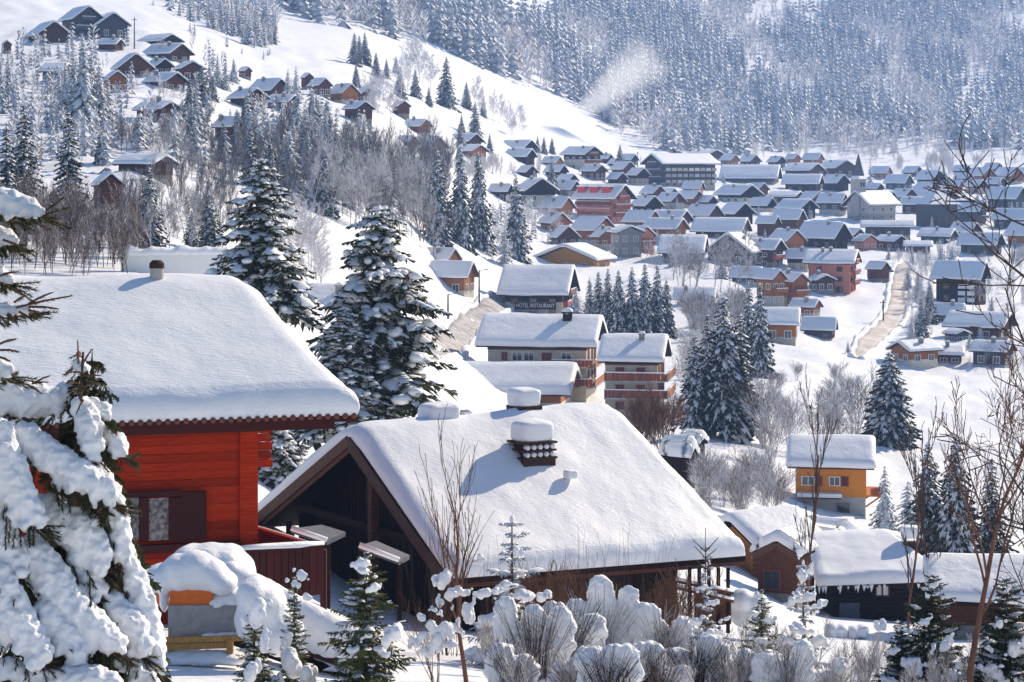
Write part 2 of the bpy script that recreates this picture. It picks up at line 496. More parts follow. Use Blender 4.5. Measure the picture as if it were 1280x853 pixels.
def house_parts(t, L, Wd, H, pit, gx, sty, rng, pxm, snow_t, chim=1, balc=None, wins=True, frames='wood', skylights=0, gable_n=None, hip=0.0):
    low, upm, share, balm = STY[sty]
    oy = min(1.1, 0.10 * Wd); ox = min(1.3, 0.10 * L)
    Lw, Ww = L - 2 * ox, Wd - 2 * oy
    zw = H + oy * pit - 0.02
    zr = H + Wd / 2 * pit - 0.04
    h1 = H * share
    if share > 0:
        mb = MB(); mb.box((0, 0, (h1 - 5) / 2), (Lw, Ww, h1 + 5)); mb.build('lower_wall' if share < 1 else 'wall', low, t)
    mb = MB(); b0 = h1 if share > 0 else -5
    e = 0.05 if share > 0 else 0.0
    pr = [(-Ww / 2 - e, b0), (Ww / 2 + e, b0), (Ww / 2 + e, zw - 0.06), (0, zr - 0.06), (-Ww / 2 - e, zw - 0.06)]
    vs_ = [(-Lw / 2 - e, y, z) for y, z in pr] + [(Lw / 2 + e, y, z) for y, z in pr]
    mb.add(vs_, [(4, 3, 2, 1, 0), (5, 6, 7, 8, 9), (0, 1, 6, 5), (1, 2, 7, 6), (2, 3, 8, 7), (3, 4, 9, 8), (4, 0, 5, 9)])
    mb.build('upper_wall', upm, t)
    # roof deck: two slabs meeting in the ridge, and bargeboards
    mb = MB()
    td = 0.16
    for s in (-1, 1):
        y0, y1 = s * Wd / 2, 0
        vs_ = []
        for x in (-L / 2, L / 2):
            vs_ += [(x, y0, H), (x, y1, H + Wd / 2 * pit), (x, y1, H + Wd / 2 * pit + td), (x, y0, H + td)]
        mb.add(vs_, [(0, 1, 2, 3), (7, 6, 5, 4), (0, 4, 5, 1), (1, 5, 6, 2), (2, 6, 7, 3), (3, 7, 4, 0)])
    rf = mb.build('roof', 'dark_wood' if sty not in ('warm', 'yellow', 'orange') else 'brown_wood', t)
    # snow blanket
    pr = snow_profile(Wd, pit, snow_t, H + td + 0.01, rng)
    nx = 9 if pxm > 60 else 6
    rows = []
    base = [(y, min(z, H + td + 0.012 + (Wd / 2 - min(abs(y), Wd / 2)) * pit)) for y, z in pr]
    seed = rng.random() * 100
    xs = [-L / 2 - 0.08, -L / 2 - 0.12, -L / 2 + 0.05, -L / 2 + 0.4] + [-L / 2 + L * k / nx for k in range(1, nx)] + [L / 2 - 0.4, L / 2 - 0.05, L / 2 + 0.12, L / 2 + 0.08]
    fr = [0.02, 0.6, 0.93, 1.0] + [1.0] * (nx - 1) + [1.0, 0.93, 0.6, 0.02]
    for x, f in zip(xs, fr):
        hx = 0.0
        if hip and gx * x > 0: hx = 0
        rows.append([(x, y, bz + (z - bz) * f + (0.16 * snow_t * fbm(Vector((x * 0.25 + seed, y * 0.3, seed))) if f > 0.9 else 0)) for (y, z), (_, bz) in zip(pr, base)])
    mb = MB(); mb.grid(rows)
    mb.build('roof_snow', 'snow', t, smooth=True)
    if frames == 'wood' and rng.random() < .5: frames = 'white'
    if wins:
        n_f = max(1, int(round(H / 2.3)))
        fh = H / n_f
        nwx = gable_n or max(2, int(Lw / 3.0))
        nwx = min(nwx, 8)
        for k in range(n_f):
            z = fh * (k + 0.52)
            for j in range(nwx):
                if rng.random() < 0.12 and nwx > 2: continue
                x = -Lw / 2 + Lw * (j + 0.5) / nwx
                add_window(t, x, -Ww / 2 - 0.07, z, 0, 1.15, min(1.35, fh * 0.5), frames, pxm > 45)
            ng = max(2, int(Ww / 3.2))
            if pxm > 22:
                for j in range(ng):
                    y = -Ww / 2 + Ww * (j + 0.5) / ng
                    add_window(t, gx * (Lw / 2 + 0.07), y, z, gx * R(90), 1.15, min(1.4, fh * 0.52), frames, pxm > 45)
        if balc is None: balc = n_f > 1
        if balc:
            for k in range(1, n_f + (1 if Wd * pit > 4.4 else 0)):
                z = fh * k
                wy = Ww * (0.96 if k < n_f else 0.5)
                mb = MB()
                xo = gx * (Lw / 2 + 0.55)
                mb.box((xo, 0, z - 0.06), (0.98, wy, 0.12))
                mb.box((gx * (Lw / 2 + 1.04), 0, z + 0.52), (0.06, wy, 0.72))
                for s in (-1, 1): mb.box((xo, s * (wy / 2 - 0.03), z + 0.52), (0.86, 0.06, 0.72))
                b_ = mb.build('balcony', balm, t)
                if pxm > 22:
                    mb = MB(); mb.box((gx * (Lw / 2 + 1.04), 0, z + 0.96), (0.12, wy, 0.14)); mb.build('rail_snow', 'snow', b_)
    for k in range(chim):
        x = (rng.random() - 0.5) * 0.5 * L; y = -(0.10 + 0.15 * rng.random()) * Wd
        chimney(t, x, y, H + (Wd / 2 - abs(y)) * pit + snow_t * 0.5, 0.9)
    return dict(Lw=Lw, Ww=Ww, zw=zw, zr=zr)

HOUSES = []
def house(l, s, r, yp, ye, yb, sty, label, flag='R', kind='chalet', kappa=1.25, chim=1, balc=None, wins=True, frames='wood', d=None, snow=None, amin=9.0):
    rng = random.Random(int(l * 31 + yb * 7))
    side, gab = (s - l, r - s) if flag == 'R' else (r - s, s - l)
    mid = (l + r) / 2
    if flag == 'R' and gab > 5 and r - l < 80: gab *= 1.22
    if d is None: d = dist_at(s, yb, 90)
    m = d / F
    a = math.atan2(kappa * max(gab, 0.5), max(side, 1.0))
    a = min(max(a, R(amin)), R(66))
    A = max(side, 3) * m; B = max(gab, 0.5) * m
    L = A / math.cos(a); Wd = B / math.sin(a)
    if gab < 0.18 * side:                       # gable hardly shows: take the depth from the roof's height
        Wd = min(max(((ye - yp) * m - 0.4) / (0.25 + max(yp - YH, 0) / F * math.cos(a) / 2), 6.0), 16)
    L = max(L, 0.75 * Wd); 
    H = max((yb - ye) * m, 1.3)
    t_s = min(0.75, 0.25 + 0.028 * Wd) if snow is None else snow
    rise = (ye - yp) * m - (yp - YH) / F * (Wd / 2 * math.cos(a) + 0.4 * L * math.sin(a)) - t_s * 0.75
    pit = min(max(rise / (Wd / 2) * (1.12 if r - l < 80 else 1.0), 0.34 if r - l < 80 else 0.30), 0.85)
    c = P(s, ye, d); c.z = -(yb - YH) * m
    if flag == 'R':
        u = Vector((-math.cos(a), math.sin(a), 0)); g = Vector((math.sin(a), math.cos(a), 0)); rz = -a; gx = 1
    else:
        u = Vector((math.cos(a), math.sin(a), 0)); g = Vector((-math.sin(a), math.cos(a), 0)); rz = a; gx = -1
    loc = c + u * L / 2 + g * Wd / 2
    t = thing({'chalet': 'chalet', 'apartment building': 'apartment_building', 'hotel': 'hotel', 'church': 'church', 'shed': 'shed', 'house': 'village_house'}[kind], label, kind, loc, rz,
              {'chalet': 'snow covered chalets on the slope and in the village', 'house': 'snow covered chalets on the slope and in the village'}.get(kind))
    info = house_parts(t, L, Wd, H, pit, gx, sty, rng, r - l, t_s, chim, balc, wins, frames)
    info.update(t=t, L=L, W=Wd, H=H, pit=pit, gx=gx, d=d, m=m, loc=loc, rz=rz, snow=t_s)
    HOUSES.append((l, r, yp, yb, d))
    return info

H_ = [
 # upper left hillside
 (18,45,80,29,45,54,'dark','wide dark gabled chalet left of the twin gabled apartment block'),
 (0,3,12,47,57,66,'dark','dark chalet cut by the left photo edge below the top chalet'),
 (165,200,222,44,52,60,'dark','highest dark chalet right of the twin gabled apartment block'),
 (170,212,234,56,68,76,'dark','long dark chalet just below the highest one on the left slope'),
 (118,145,152,50,57,64,'brown','low small chalet at the foot of the twin gabled block'),
 (138,147,183,72,90,95,'dark','chalet with broad plain brown gable above the timber hut'),
 (175,195,212,75,84,92,'dark','small chalet half hidden behind its neighbours on left slope'),
 (210,226,250,78,87,104,'dark','dark chalet at the right end of the upper left cluster'),
 (173,207,228,92,103,112,'brown','chalet on a snowy stone base in the upper left cluster'),
 (126,132,155,90,102,118,'warm','small warm timber hut with a steep light gable, upper left'),
 (160,200,220,128,138,155,'brown','lone brown chalet with a low balcony below upper left cluster'),
 (135,192,217,194,207,224,'brown','long chalet with reddish walls beside the tall dark spruces'),
 (108,122,148,214,234,264,'dark','tall narrow chalet with red brown gable behind the dark spruces'),
 (262,290,304,143,160,180,'dark','dark walled chalet among snowy spruces left of the hill chalets'),
 (278,305,330,112,124,135,'brown','low chalet behind the snowy shrubs, left part of hillside'),
 (55,78,82,80,90,108,'grey','flat looking grey hut right above the tall bare pines'),
 (296,306,313,80,90,98,'dark','tiny dark gable peeking out beside the hillside firs'),
 (305,338,358,100,116,122,'brown','upper of two long chalets beside the mid hill spruces'),
 (328,360,372,120,129,145,'brown','lower of two long chalets beside the mid hill spruces'),
 (374,381,390,90,98,112,'dark','narrow dark chalet topmost of the mid hill row'),
 (382,398,412,98,108,122,'dark','dark chalet second in the mid hill row'),
 (406,427,446,105,118,128,'warm','chalet with bright orange timber gable in the mid hill row'),
 (442,452,467,109,118,128,'brown','grey brown chalet right end of the mid hill row'),
 (425,445,464,128,137,153,'brown','brown chalet below the orange gabled one on mid hill'),
 (487,497,511,127,134,145,'brown','small chalet in front of the bare birches on mid hill'),
 (500,525,538,150,159,170,'warm','small reddish chalet alone on a snowfield above the double chalet'),
 (492,512,522,170,180,187,'warm','left roof of the reddish double chalet above the wooded dip'),
 (507,535,557,172,186,198,'warm','right wing of the reddish double chalet above the wooded dip'),
 (556,585,602,168,178,185,'dark','dark low chalet right of the reddish double chalet'),
 (563,590,608,182,190,200,'warm','reddish chalet behind the tree tops, below the dark low chalet'),
 (404,409,425,178,193,205,'dark','steep dark gable peeking out of the frosted thicket'),
 # upper village, centre
 (622,655,671,176,186,195,'dark','upper dark chalet left of the small spruce clump near the piste'),
 (628,658,670,187,197,207,'dark','lower dark chalet left of the small spruce clump near the piste'),
 (643,656,692,224,240,256,'dark','black gabled chalet left of the pink hotel'),
 (695,711,722,218,227,236,'dark','dark chalet straight above the pink hotel'),
 (724,744,758,207,215,226,'brown','brown chalet right of the white walled hotel below the piste'),
 (758,771,784,214,225,232,'dark','small dark gable right above the pink hotel gable'),
 (783,796,811,210,220,232,'dark','grey gable beside the long apartment building'),
 (852,875,882,228,237,245,'pink','reddish house at the foot of the long apartment building'),
 (788,806,827,241,259,270,'dark','dark gabled chalet immediately right of the pink hotel'),
 (800,816,832,233,243,250,'brown','chalet behind the dark gabled one right of the pink hotel'),
 (826,836,848,234,244,251,'dark','little dark gable right of the row behind the pink hotel'),
 (812,850,866,264,276,285,'brown','rear of two parallel long roofs right of the pink hotel'),
 (803,845,862,274,288,305,'warm','front of two parallel long roofs, with reddish wall'),
 (857,886,904,255,271,280,'dark','dark gable chalet above the big village roof'),
 (900,918,942,253,269,280,'dark','pointed dark gable right of the chalet above big roof'),
 (864,928,946,272,291,302,'brown','big broad snow roof with brown gable in mid village'),
 (690,696,721,282,300,306,'deepred','plain dark red gable below the pink hotel'),
 (740,748,773,285,298,311,'warm','orange timber gable left of the tall greenish house'),
 (786,797,817,284,296,318,'pink','reddish house with balconies right of the tall greenish house'),
 (822,880,887,296,318,332,'grey','grey roofed barn behind the bare frosted trees'),
 (925,968,985,300,314,335,'brown','reddish brown chalet right of the wide dark gable'),
 (912,950,957,335,349,358,'grey','half buried roof right above the twin spruces'),
 (842,894,899,361,376,386,'warm','low grey roofed shed above the spruce row'),
 (895,925,952,232,245,255,'dark','broad chalet below the far flat white roof'),
 (935,948,961,227,238,246,'brown','narrow chalet between far flat roof and church square'),
 (871,885,897,244,254,262,'dark','small chalet left of the broad one in the upper village'),
 (900,972,985,206,224,232,'grey','long flat white roof at the upper edge of the village'),
 (860,885,905,188,194,200,'brown','far chalet right behind the long apartment building'),
 # around the church
 (1025,1044,1070,201,211,222,'brown','large hotel like chalet left of the church spire'),
 (980,1012,1032,205,214,222,'brown','long chalet left of the one beside the church spire'),
 (978,1024,1034,219,231,241,'dark','wide roof below the two long chalets left of the spire'),
 (1028,1046,1063,219,230,240,'dark','dark gable directly left of the church tower'),
 (1022,1052,1063,241,255,271,'grey','square grey house immediately left of the church front'),
 (972,1001,1023,250,262,274,'dark','dark chalet two roofs left of the church'),
 (966,998,1010,262,276,292,'brown','chalet with lighter balcony left of the steep big roof'),
 (945,968,977,268,281,300,'brown','brown chalet at left beside the balcony chalet'),
 (960,994,1008,240,247,254,'brown','low sunny roof in the row left of the church'),
 (1001,1016,1031,240,250,257,'dark','small dark gable in the row left of the church'),
 (998,1043,1067,276,300,313,'dark','steep big roof with dark gable and two pipes, centre right'),
 (1057,1068,1081,284,295,306,'brown','small gable touching the steep big roof on its right'),
 (1068,1078,1097,294,303,313,'pink','little pinkish gable below the church'),
 (1096,1118,1135,295,303,314,'brown','low chalet right of the little pinkish gable'),
 (1092,1110,1123,239,250,258,'brown','first reddish chalet behind the church on the right'),
 (1115,1131,1147,236,247,255,'brown','second reddish chalet behind the church on the right'),
 (1143,1155,1164,239,247,253,'brown','tiny chalet third in the row right of the church'),
 (1160,1178,1199,238,249,257,'brown','end chalet of the row right of the church'),
 (1107,1131,1144,219,230,238,'blue','blue grey chalet on the slope right of the spire'),
 (1082,1096,1106,230,237,243,'dark','dark low chalet right under the spire'),
 (1126,1160,1167,247,257,269,'brown','house with long flat eave right of the church nave'),
 (1190,1224,1240,246,266,282,'blue','blue roofed house right of the pyramid roof'),
 (1236,1270,1290,235,250,263,'blue','bluish house behind bare twigs near the right edge'),
 (1243,1279,1296,262,276,288,'blue','lower bluish house behind bare twigs at the right edge'),
 (1150,1188,1202,287,297,306,'blue','low house with snow banks right of the long flat building'),
 (1200,1245,1262,292,308,322,'blue','dim house behind the twigs above the dark block'),
 # right village front
 (1084,1102,1114,324,338,353,'brown','narrow brown gable right of the balconied pink gable'),
 (1012,1020,1043,344,352,367,'brown','small gable in front of the balconied pink gable house'),
 (982,1012,1020,312,325,340,'plast','plastered wing left of the balconied pink gable house'),
 (945,966,983,336,351,384,'warm','left half of the timber over plaster pair by the field'),
 (973,991,1011,342,354,385,'warm','right half of the timber over plaster pair by the field'),
 (988,1018,1030,375,386,396,'warm','small warm shed below the timber over plaster pair'),
 (957,999,1004,387,408,431,'warm','warm timber chalet at the upper edge of the open field'),
 (1002,1044,1051,395,415,426,'blue','broad dark garage roof right of the warm timber chalet'),
 (1166,1204,1212,376,396,406,'blue','snow topped house left of the flat right hand roofs'),
 (1185,1254,1286,390,412,427,'brown','wide snow roof at the right edge below the dark block'),
 (1183,1195,1213,413,420,429,'blue','tiny gabled hut in front of the wide right roof'),
 (1178,1205,1209,434,446,456,'brown','small low annex right of the wood cabin above the field'),
 (1216,1259,1276,428,442,461,'blue','dark hut among shrubs at right above the field'),
]
for h in H_:
    sty = h[6]
    if sty == 'deepred': sty = 'brown'
    if sty == 'dark' and h[1] < 600 and int(h[0]) % 2 == 0: sty = 'brown'
    if sty == 'dark' and h[1] > 600 and int(h[0]) % 2: sty = 'brown' if int(h[0]) % 4 == 1 else 'plast'
    house(*h[:6], sty, h[7], chim=1 if (h[2] - h[0]) > 30 and int(h[0]) % 3 else 0)

# small roofs wedged between the named ones
_rng = random.Random(91)
def _free(x0, y0, x1, y1):
    for (l, r, yp, yb, d) in HOUSES:
        ox = min(x1, r) - max(x0, l); oy = min(y1, yb) - max(y0, yp)
        if ox > 0 and oy > 0 and ox * oy > 0.30 * (x1 - x0) * (y1 - y0): return False
    return True
RESERVED = [(1058, 1092, 192, 262), (594, 757, 394, 508), (714, 793, 232, 281), (802, 906, 192, 234), (663, 756, 305, 338), (880, 950, 293, 333), (622, 721, 331, 398), (751, 842, 419, 520), (768, 801, 283, 322), (1006, 1087, 312, 369), (1168, 1250, 326, 382), (1057, 1133, 222, 277), (1148, 1195, 252, 286), (700, 752, 184, 213), (609, 642, 222, 253), (1077, 1150, 277, 306)]
HOUSES += [(a, b_, c, e, 0) for a, b_, c, e in RESERVED]
_n = 0
for _ in range(1500):
    x = _rng.uniform(640, 1290); y = _rng.uniform(205, 322)
    if y > 235 + 0.0 and x < 690: continue
    if 1090 < x < 1145 and y > 300: continue
    if y < 218 and x > 1050: continue
    wpx = (21 + (y - 200) * 0.25) * _rng.uniform(.85, 1.25); hh = wpx * _rng.uniform(.30, .40); wl = wpx * _rng.uniform(.2, .3)
    if not _free(x - wpx / 2, y - hh - wl, x + wpx / 2, y): continue
    f = _rng.uniform(.45, .7)
    house(x - wpx / 2, x - wpx / 2 + wpx * f, x + wpx / 2, y - wl - hh, y - wl, y, _rng.choice(('dark', 'brown', 'brown', 'warm', 'warm', 'plast', 'pale')), 'small snow roofed chalet wedged between larger roofs of the village', chim=1 if _rng.random() < .4 else 0, balc=False)
    _n += 1
    if _n >= 62: break
print('filler houses', _n)

# ---- buildings with a look of their own
house(62,90,122,10,25,48,'blue','taller left gable of the twin gabled apartment block, top left',kind='apartment building',chim=0)
house(100,121,154,18,32,50,'blue','right gable of the twin gabled apartment block, top left',kind='apartment building',chim=0)
house(700,731,752,184,194,213,'plast','white walled hotel with balconies below the ski piste',kind='hotel',frames='white')
i_ = house(802,828,906,192,206,234,'blue','long blue grey apartment building with rows of pale balconies',flag='L',kind='apartment building',kappa=2.4,chim=0)
t = i_['t']
for k in range(3):
    for j in range(9):
        mb = MB(); x = -i_['Lw'] / 2 + i_['Lw'] * (j + 0.5) / 9; z = i_['H'] * (0.18 + 0.27 * k)
        mb.box((x, -i_['Ww'] / 2 - 0.5, z), (i_['Lw'] / 9 * 0.8, 1.0, 0.15)); mb.box((x, -i_['Ww'] / 2 - 1.0, z + 0.5), (i_['Lw'] / 9 * 0.8, 0.08, 0.9))
        mb.build('balcony', 'plaster' if k % 2 == 0 else 'grey_plaster', t)
i_ = house(714,768,793,232,250,281,'pink','pink red hotel with red dormers and wooden gable, mid village',kind='hotel',frames='white',chim=0)
t = i_['t']
for j in range(3):      # red dormers on the slope that faces the camera
    x = -i_['L'] * 0.33 + j * i_['L'] * 0.28; y = -i_['W'] * 0.25
    mb = MB(); zb = i_['H'] + i_['W'] * 0.25 * i_['pit'] + 0.3
    mb.box((x, y, zb + 0.3), (i_['L'] * 0.17, i_['W'] * 0.22, 1.7)); dm = mb.build('dormer', 'red_roof', t)
    mb = MB(); mb.box((x, y, zb + 1.36), (i_['L'] * 0.19, i_['W'] * 0.25, 0.42)); mb.build('dormer_snow', 'snow', dm)
for k in range(3):
    mb = MB(); z = i_['H'] * (0.22 + 0.29 * k)
    mb.box((0, -i_['Ww'] / 2 - 0.5, z), (i_['Lw'] * 0.98, 1.0, 0.12)); mb.box((0, -i_['Ww'] / 2 - 1.0, z + 0.45), (i_['Lw'] * 0.98, 0.06, 0.8))
    b_ = mb.build('balcony', 'shutter' if k != 1 else 'pink_render', t)
    mb = MB(); mb.box((0, -i_['Ww'] / 2 - 1.0, z + 0.93), (i_['Lw'] * 0.98, 0.14, 0.15)); mb.build('rail_snow', 'snow', b_)
house(663,746,756,305,327,338,'yellow','yellow timber chalet with a wide low gable, centre',flag='L',kappa=0.55,chim=0)
house(880,940,950,293,318,333,'brown','wide dark gable house above the twin spruces',flag='L',kappa=0.6)
i_ = house(622,710,721,331,371,398,'plast','hotel restaurant with dark timber front and lettered board',kind='hotel',chim=0,kappa=0.9)
t = i_['t']
# the lettered board under the eave
cu = bpy.data.curves.new('lettering', 'FONT'); cu.body = 'HOTEL RESTAURANT'; cu.size = 1.0; cu.extrude = 0.03
cu.align_x = 'CENTER'; cu.align_y = 'CENTER'
to = bpy.data.objects.new('lettering', cu); COL.objects.link(to)
bpy.context.view_layer.update()
_me = bpy.data.meshes.new_from_object(to.evaluated_get(bpy.context.evaluated_depsgraph_get()))
bpy.data.objects.remove(to)
_me.materials.clear(); _me.materials.append(MAT['white_paint'])
mb = MB(); mb.box((0, 0, 0), (6.9, 0.08, 1.1)); sg = mb.build('sign_board', 'dark_wood', t, loc=(0.4, -i_['Ww'] / 2 - 0.30, i_['H'] * 0.55))
link('lettering', _me, sg, (0, -0.06, 0)).rotation_euler = (R(90), 0, 0)
bpy.context.view_layer.update()
_x = max(v.co.x for v in _me.vertices) - min(v.co.x for v in _me.vertices)
sg.children[0].scale = (6.4 / _x, 0.95, 1)
mb = MB(); mb.box((-1.5, -i_['Ww'] / 2 - 0.6, i_['H'] * 0.36), (i_['Lw'] * 0.55, 1.2, 0.14)); mb.build('awning', 'metal_blue', t)

i_ = house(594,745,758,394,436,508,'pale','white apartment house with red brown shutters and corner balconies',kind='apartment building',chim=0,balc=False,wins=False,kappa=1.0,snow=0.75)
def apartment_detail(i_, rows, balcony_front):
    t = i_['t']; Lw, Ww, H, gx = i_['Lw'], i_['Ww'], i_['H'], i_['gx']
    for k in range(rows):
        z = H * (k + 0.5) / rows
        for x, w_ in balcony_front['wins']:
            mb = MB(); mb.box((0, 0, 0), (w_ * Lw, 0.10, H / rows * 0.44)); f = mb.build('shutter', 'shutter', t, loc=(x * Lw, -Ww / 2 - 0.05, z))
        for x in balcony_front['glass']:
            add_window(t, x * Lw, -Ww / 2 - 0.07, z, 0, 1.3, H / rows * 0.5, 'white')
        if k > 0:
            x0, x1 = balcony_front['x']
            x0 *= Lw; x1 = x1 * Lw + (0.9 if balcony_front['wrap'] else 0); zb = H * k / rows - 0.1
            mb = MB(); mb.box(((x0 + x1) / 2, -Ww / 2 - 0.6, zb), (x1 - x0, 1.2, 0.18)); b_ = mb.build('balcony', 'grey_plaster', t)
            n = int((x1 - x0) / 0.42)
            bmesh_ = MB(); bmesh_.box((0, 0, 0), (0.34, 0.05, 0.85)); bm_ = bmesh_.mesh('board', 'balcony_wood')
            for q in range(n):
                link('board', bm_, b_, (x0 + (q + 0.5) * (x1 - x0) / n, -Ww / 2 - 1.2, zb + 0.55))
            mb = MB(); mb.box(((x0 + x1) / 2, -Ww / 2 - 1.2, zb + 1.03), (x1 - x0, 0.14, 0.12)); mb.build('rail_snow', 'snow', b_)
            if balcony_front['wrap']:
                mb = MB(); mb.box((gx * (Lw / 2 + 0.6), 0, zb), (1.2, Ww, 0.18)); g_ = mb.build('balcony', 'grey_plaster', t)
                mb = MB(); mb.box((gx * (Lw / 2 + 1.2), 0, zb + 0.55), (0.06, Ww + 2.3, 0.85)); mb.build('board', 'warm_wood', g_)
                mb = MB(); mb.box((gx * (Lw / 2 + 1.2), 0, zb + 1.03), (0.14, Ww + 2.3, 0.12)); mb.build('rail_snow', 'snow', g_)
                for y in (-0.3, 0.05, 0.32):
                    mb = MB(); mb.box((gx * (Lw / 2 + 0.04), y * Ww, zb + 1.1), (0.1, 1.3, 2.0)); mb.build('balcony_door', 'shutter', t)
apartment_detail(i_, 3, dict(wins=[(0.10, .10), (-0.33, .06)], glass=[-0.20, -0.08, 0.30], x=(0.16, 0.5), wrap=True))
chimney(i_['t'], 3.2, -1.6, i_['H'] + 2.2, 1.5, 'dark_wood')
i_ = house(751,829,842,419,455,520,'pale','three storey apartment house with full width red brown balconies',kind='apartment building',chim=1,balc=False,wins=False,kappa=1.0)
apartment_detail(i_, 3, dict(wins=[(-0.22, .16), (0.18, .16)], glass=[], x=(-0.5, 0.5), wrap=True))
house(556,713,717,455,496,512,'red_low' if 'red_low' in STY else 'warm','low red walled building under thick snow before the white apartments',kind='house',chim=0,balc=False,wins=False,snow=0.95,kappa=0.6)
i_ = house(768,772,801,283,292,322,'stone','tall plain greenish grey house with rows of small windows',kind='house',frames='wood',chim=0,balc=False)
house(1006,1068,1087,312,331,369,'pink','pink gable house with stacked wooden balconies by the field',kind='apartment building',kappa=1.0,chim=2)
i_ = house(1168,1226,1250,326,351,382,'dark','dark timber block with white balcony panels behind the twigs',kind='apartment building',chim=0,balc=False)
for k in range(3):
    for j in range(2):
        mb = MB(); mb.box((i_['L'] * (0.12 + 0.18 * j), -i_['Ww'] / 2 - 0.7, i_['H'] * (0.2 + 0.27 * k)), (i_['L'] * 0.14, 0.1, 0.85)); mb.build('balcony_panel', 'white_paint', i_['t'])
house(525,560,574,310,327,340,'warm','upper timber chalet by the road bend',kind='chalet')
house(531,584,596,328,349,374,'warm','lower orange timber chalet by the road bend, dark below',kind='chalet',chim=0)
house(528,540,544,377,392,400,'dark','tiny snow topped shed beside the road',kind='shed',chim=0,wins=False)
house(366,434,446,362,392,402,'brown','snow covered roof behind the large near spruce',kind='house',chim=1,balc=False)
house(609,634,642,222,241,253,'dark','snow roofed chalet behind the tall slim spruces')
house(1077,1144,1150,277,285,306,'grey','long low flat grey building below the church',kind='house',chim=0,balc=False,snow=0.5)
house(1130,1166,1171,303,309,318,'brown','long low shelter above the sandy road',kind='shed',chim=0,wins=False)
house(1130,1137,1184,427,441,457,'warm','wood cabin with deep eaves at the top of the open field',flag='L',kind='chalet',kappa=3.5)
house(1190,1300,1310,720,783,800,'brown','broad low roof behind the red barked tree, lower right',kind='house',chim=0,balc=False,wins=False,kappa=0.5)

# ---- church: nave from the builder, tower and spire as its parts
i_ = house(1057,1086,1133,240,258,277,'church','grey stone church with tower and slim dark spire',flag='L',kind='church',kappa=1.3,chim=0,balc=False)
t = i_['t']; d = i_['d'] + 6; m_ = d / F
inv = Matrix.Rotation(-i_['rz'], 4, 'Z') @ Matrix.Translation(-i_['loc'])
base = inv @ P(1073, 262, d)
tw = 17 * m_
mb = MB(); zt = (262 - 224) * m_; mb.box((base.x, base.y, base.z + zt / 2 - 1), (tw * .8, tw * .8, zt + 2)); tower = mb.build('tower', 'grey_plaster', t)
for sx in (-1, 1):
    mb = MB(); mb.box((base.x + sx * tw * 0.14, base.y - tw * 0.405, base.z + zt * 0.82), (tw * 0.14, 0.1, zt * 0.14)); mb.build('belfry_opening', 'dark_wood', tower)
def pyramid(mb, c, w_, h_, w2=0.02):
    a, b_ = w_ / 2, w2 / 2
    vs_ = [(c[0] + sx * a, c[1] + sy * a, c[2]) for sx, sy in ((-1, -1), (1, -1), (1, 1), (-1, 1))] + [(c[0] + sx * b_, c[1] + sy * b_, c[2] + h_) for sx, sy in ((-1, -1), (1, -1), (1, 1), (-1, 1))]
    mb.add(vs_, [(3, 2, 1, 0), (4, 5, 6, 7)] + [(k, (k + 1) % 4, 4 + (k + 1) % 4, 4 + k) for k in range(4)])
mb = MB(); pyramid(mb, (base.x, base.y, base.z + zt), tw * 0.95, 4 * m_, tw * 0.62); mb.build('tower_roof', 'snow', t)
mb = MB(); pyramid(mb, (base.x, base.y, base.z + zt + 4 * m_), tw * 0.62, 29 * m_); mb.build('spire', 'slate', t)

# ---- house with a pyramid roof right of the church
d = dist_at(1170, 285, 90); m_ = d / F
t = thing('village_house', 'house with a sunlit snow covered pyramid roof right of the church', 'house', P(1171, 285, d + 6), R(20))
mb = MB(); mb.box((0, 0, 1), (42 * m_, 30 * m_, 15 * m_ + 8)); mb.build('wall', 'blue_grey_wood', t)
mb = MB(); pyramid(mb, (0, 0, 7.5 * m_ + 5.0), 46 * m_, 17 * m_, 3 * m_); mb.build('roof_snow', 'snow', t)
for k in range(4): add_window(t, (-15 + 10 * k) * m_, -15 * m_ - .07, 2.5, 0, 1.3, 1.5)

# ---- orange timber hut below the field
i_ = house(986,1093,1097,547,588,646,'orange','small orange timber hut with white windows below the open field',kind='chalet',chim=0,balc=False,wins=False,kappa=0.7,snow=0.62,d=186)
t = i_['t']; Lw, Ww, H = i_['Lw'], i_['Ww'], i_['H']
for k, x in enumerate((-0.36, -0.22, 0.02, 0.16)):
    if k in (0, 2): add_window(t, x * Lw + 0.2, -Ww / 2 - 0.13, H * 0.72, 0, 1.15 if k == 0 else 0.95, 0.8, 'white')
    mb = MB(); mb.box((x * Lw + (0.95 if k in (0, 2) else 0.35), -Ww / 2 - 0.11, H * 0.72), (0.42, 0.08, 0.8)); mb.build('shutter', 'shutter', t)
mb = MB(); mb.box((0.18 * Lw, -Ww / 2 - 0.10, H * 0.15), (1.0, 0.1, 0.8)); mb.build('window', 'glass', t)
mb = MB(); mb.box((-0.16 * Lw, -Ww / 2 - 0.55, H * 0.38), (Lw * 0.62, 1.1, 0.14)); b_ = mb.build('porch_roof', 'brown_wood', t)
mb = MB(); mb.box((-0.16 * Lw, -Ww / 2 - 0.55, H * 0.38 + 0.22), (Lw * 0.64, 1.15, 0.30)); mb.build('porch_snow', 'snow', b_)
mb = MB(); mb.box((Lw / 2 + 0.75, 0, H * 0.40), (1.4, Ww * 0.9, 0.12)); mb.box((Lw / 2 + 1.42, 0, H * 0.40 + 0.5), (0.06, Ww * 0.9, 0.8)); b_ = mb.build('balcony', 'orange_wood', t)
for y in (-0.4, 0.4):
    mb = MB(); mb.beam((Lw / 2, y * Ww, 0.6), (Lw / 2 + 1.3, y * Ww, H * 0.4), 0.14, 0.14); mb.build('brace', 'orange_wood', b_)
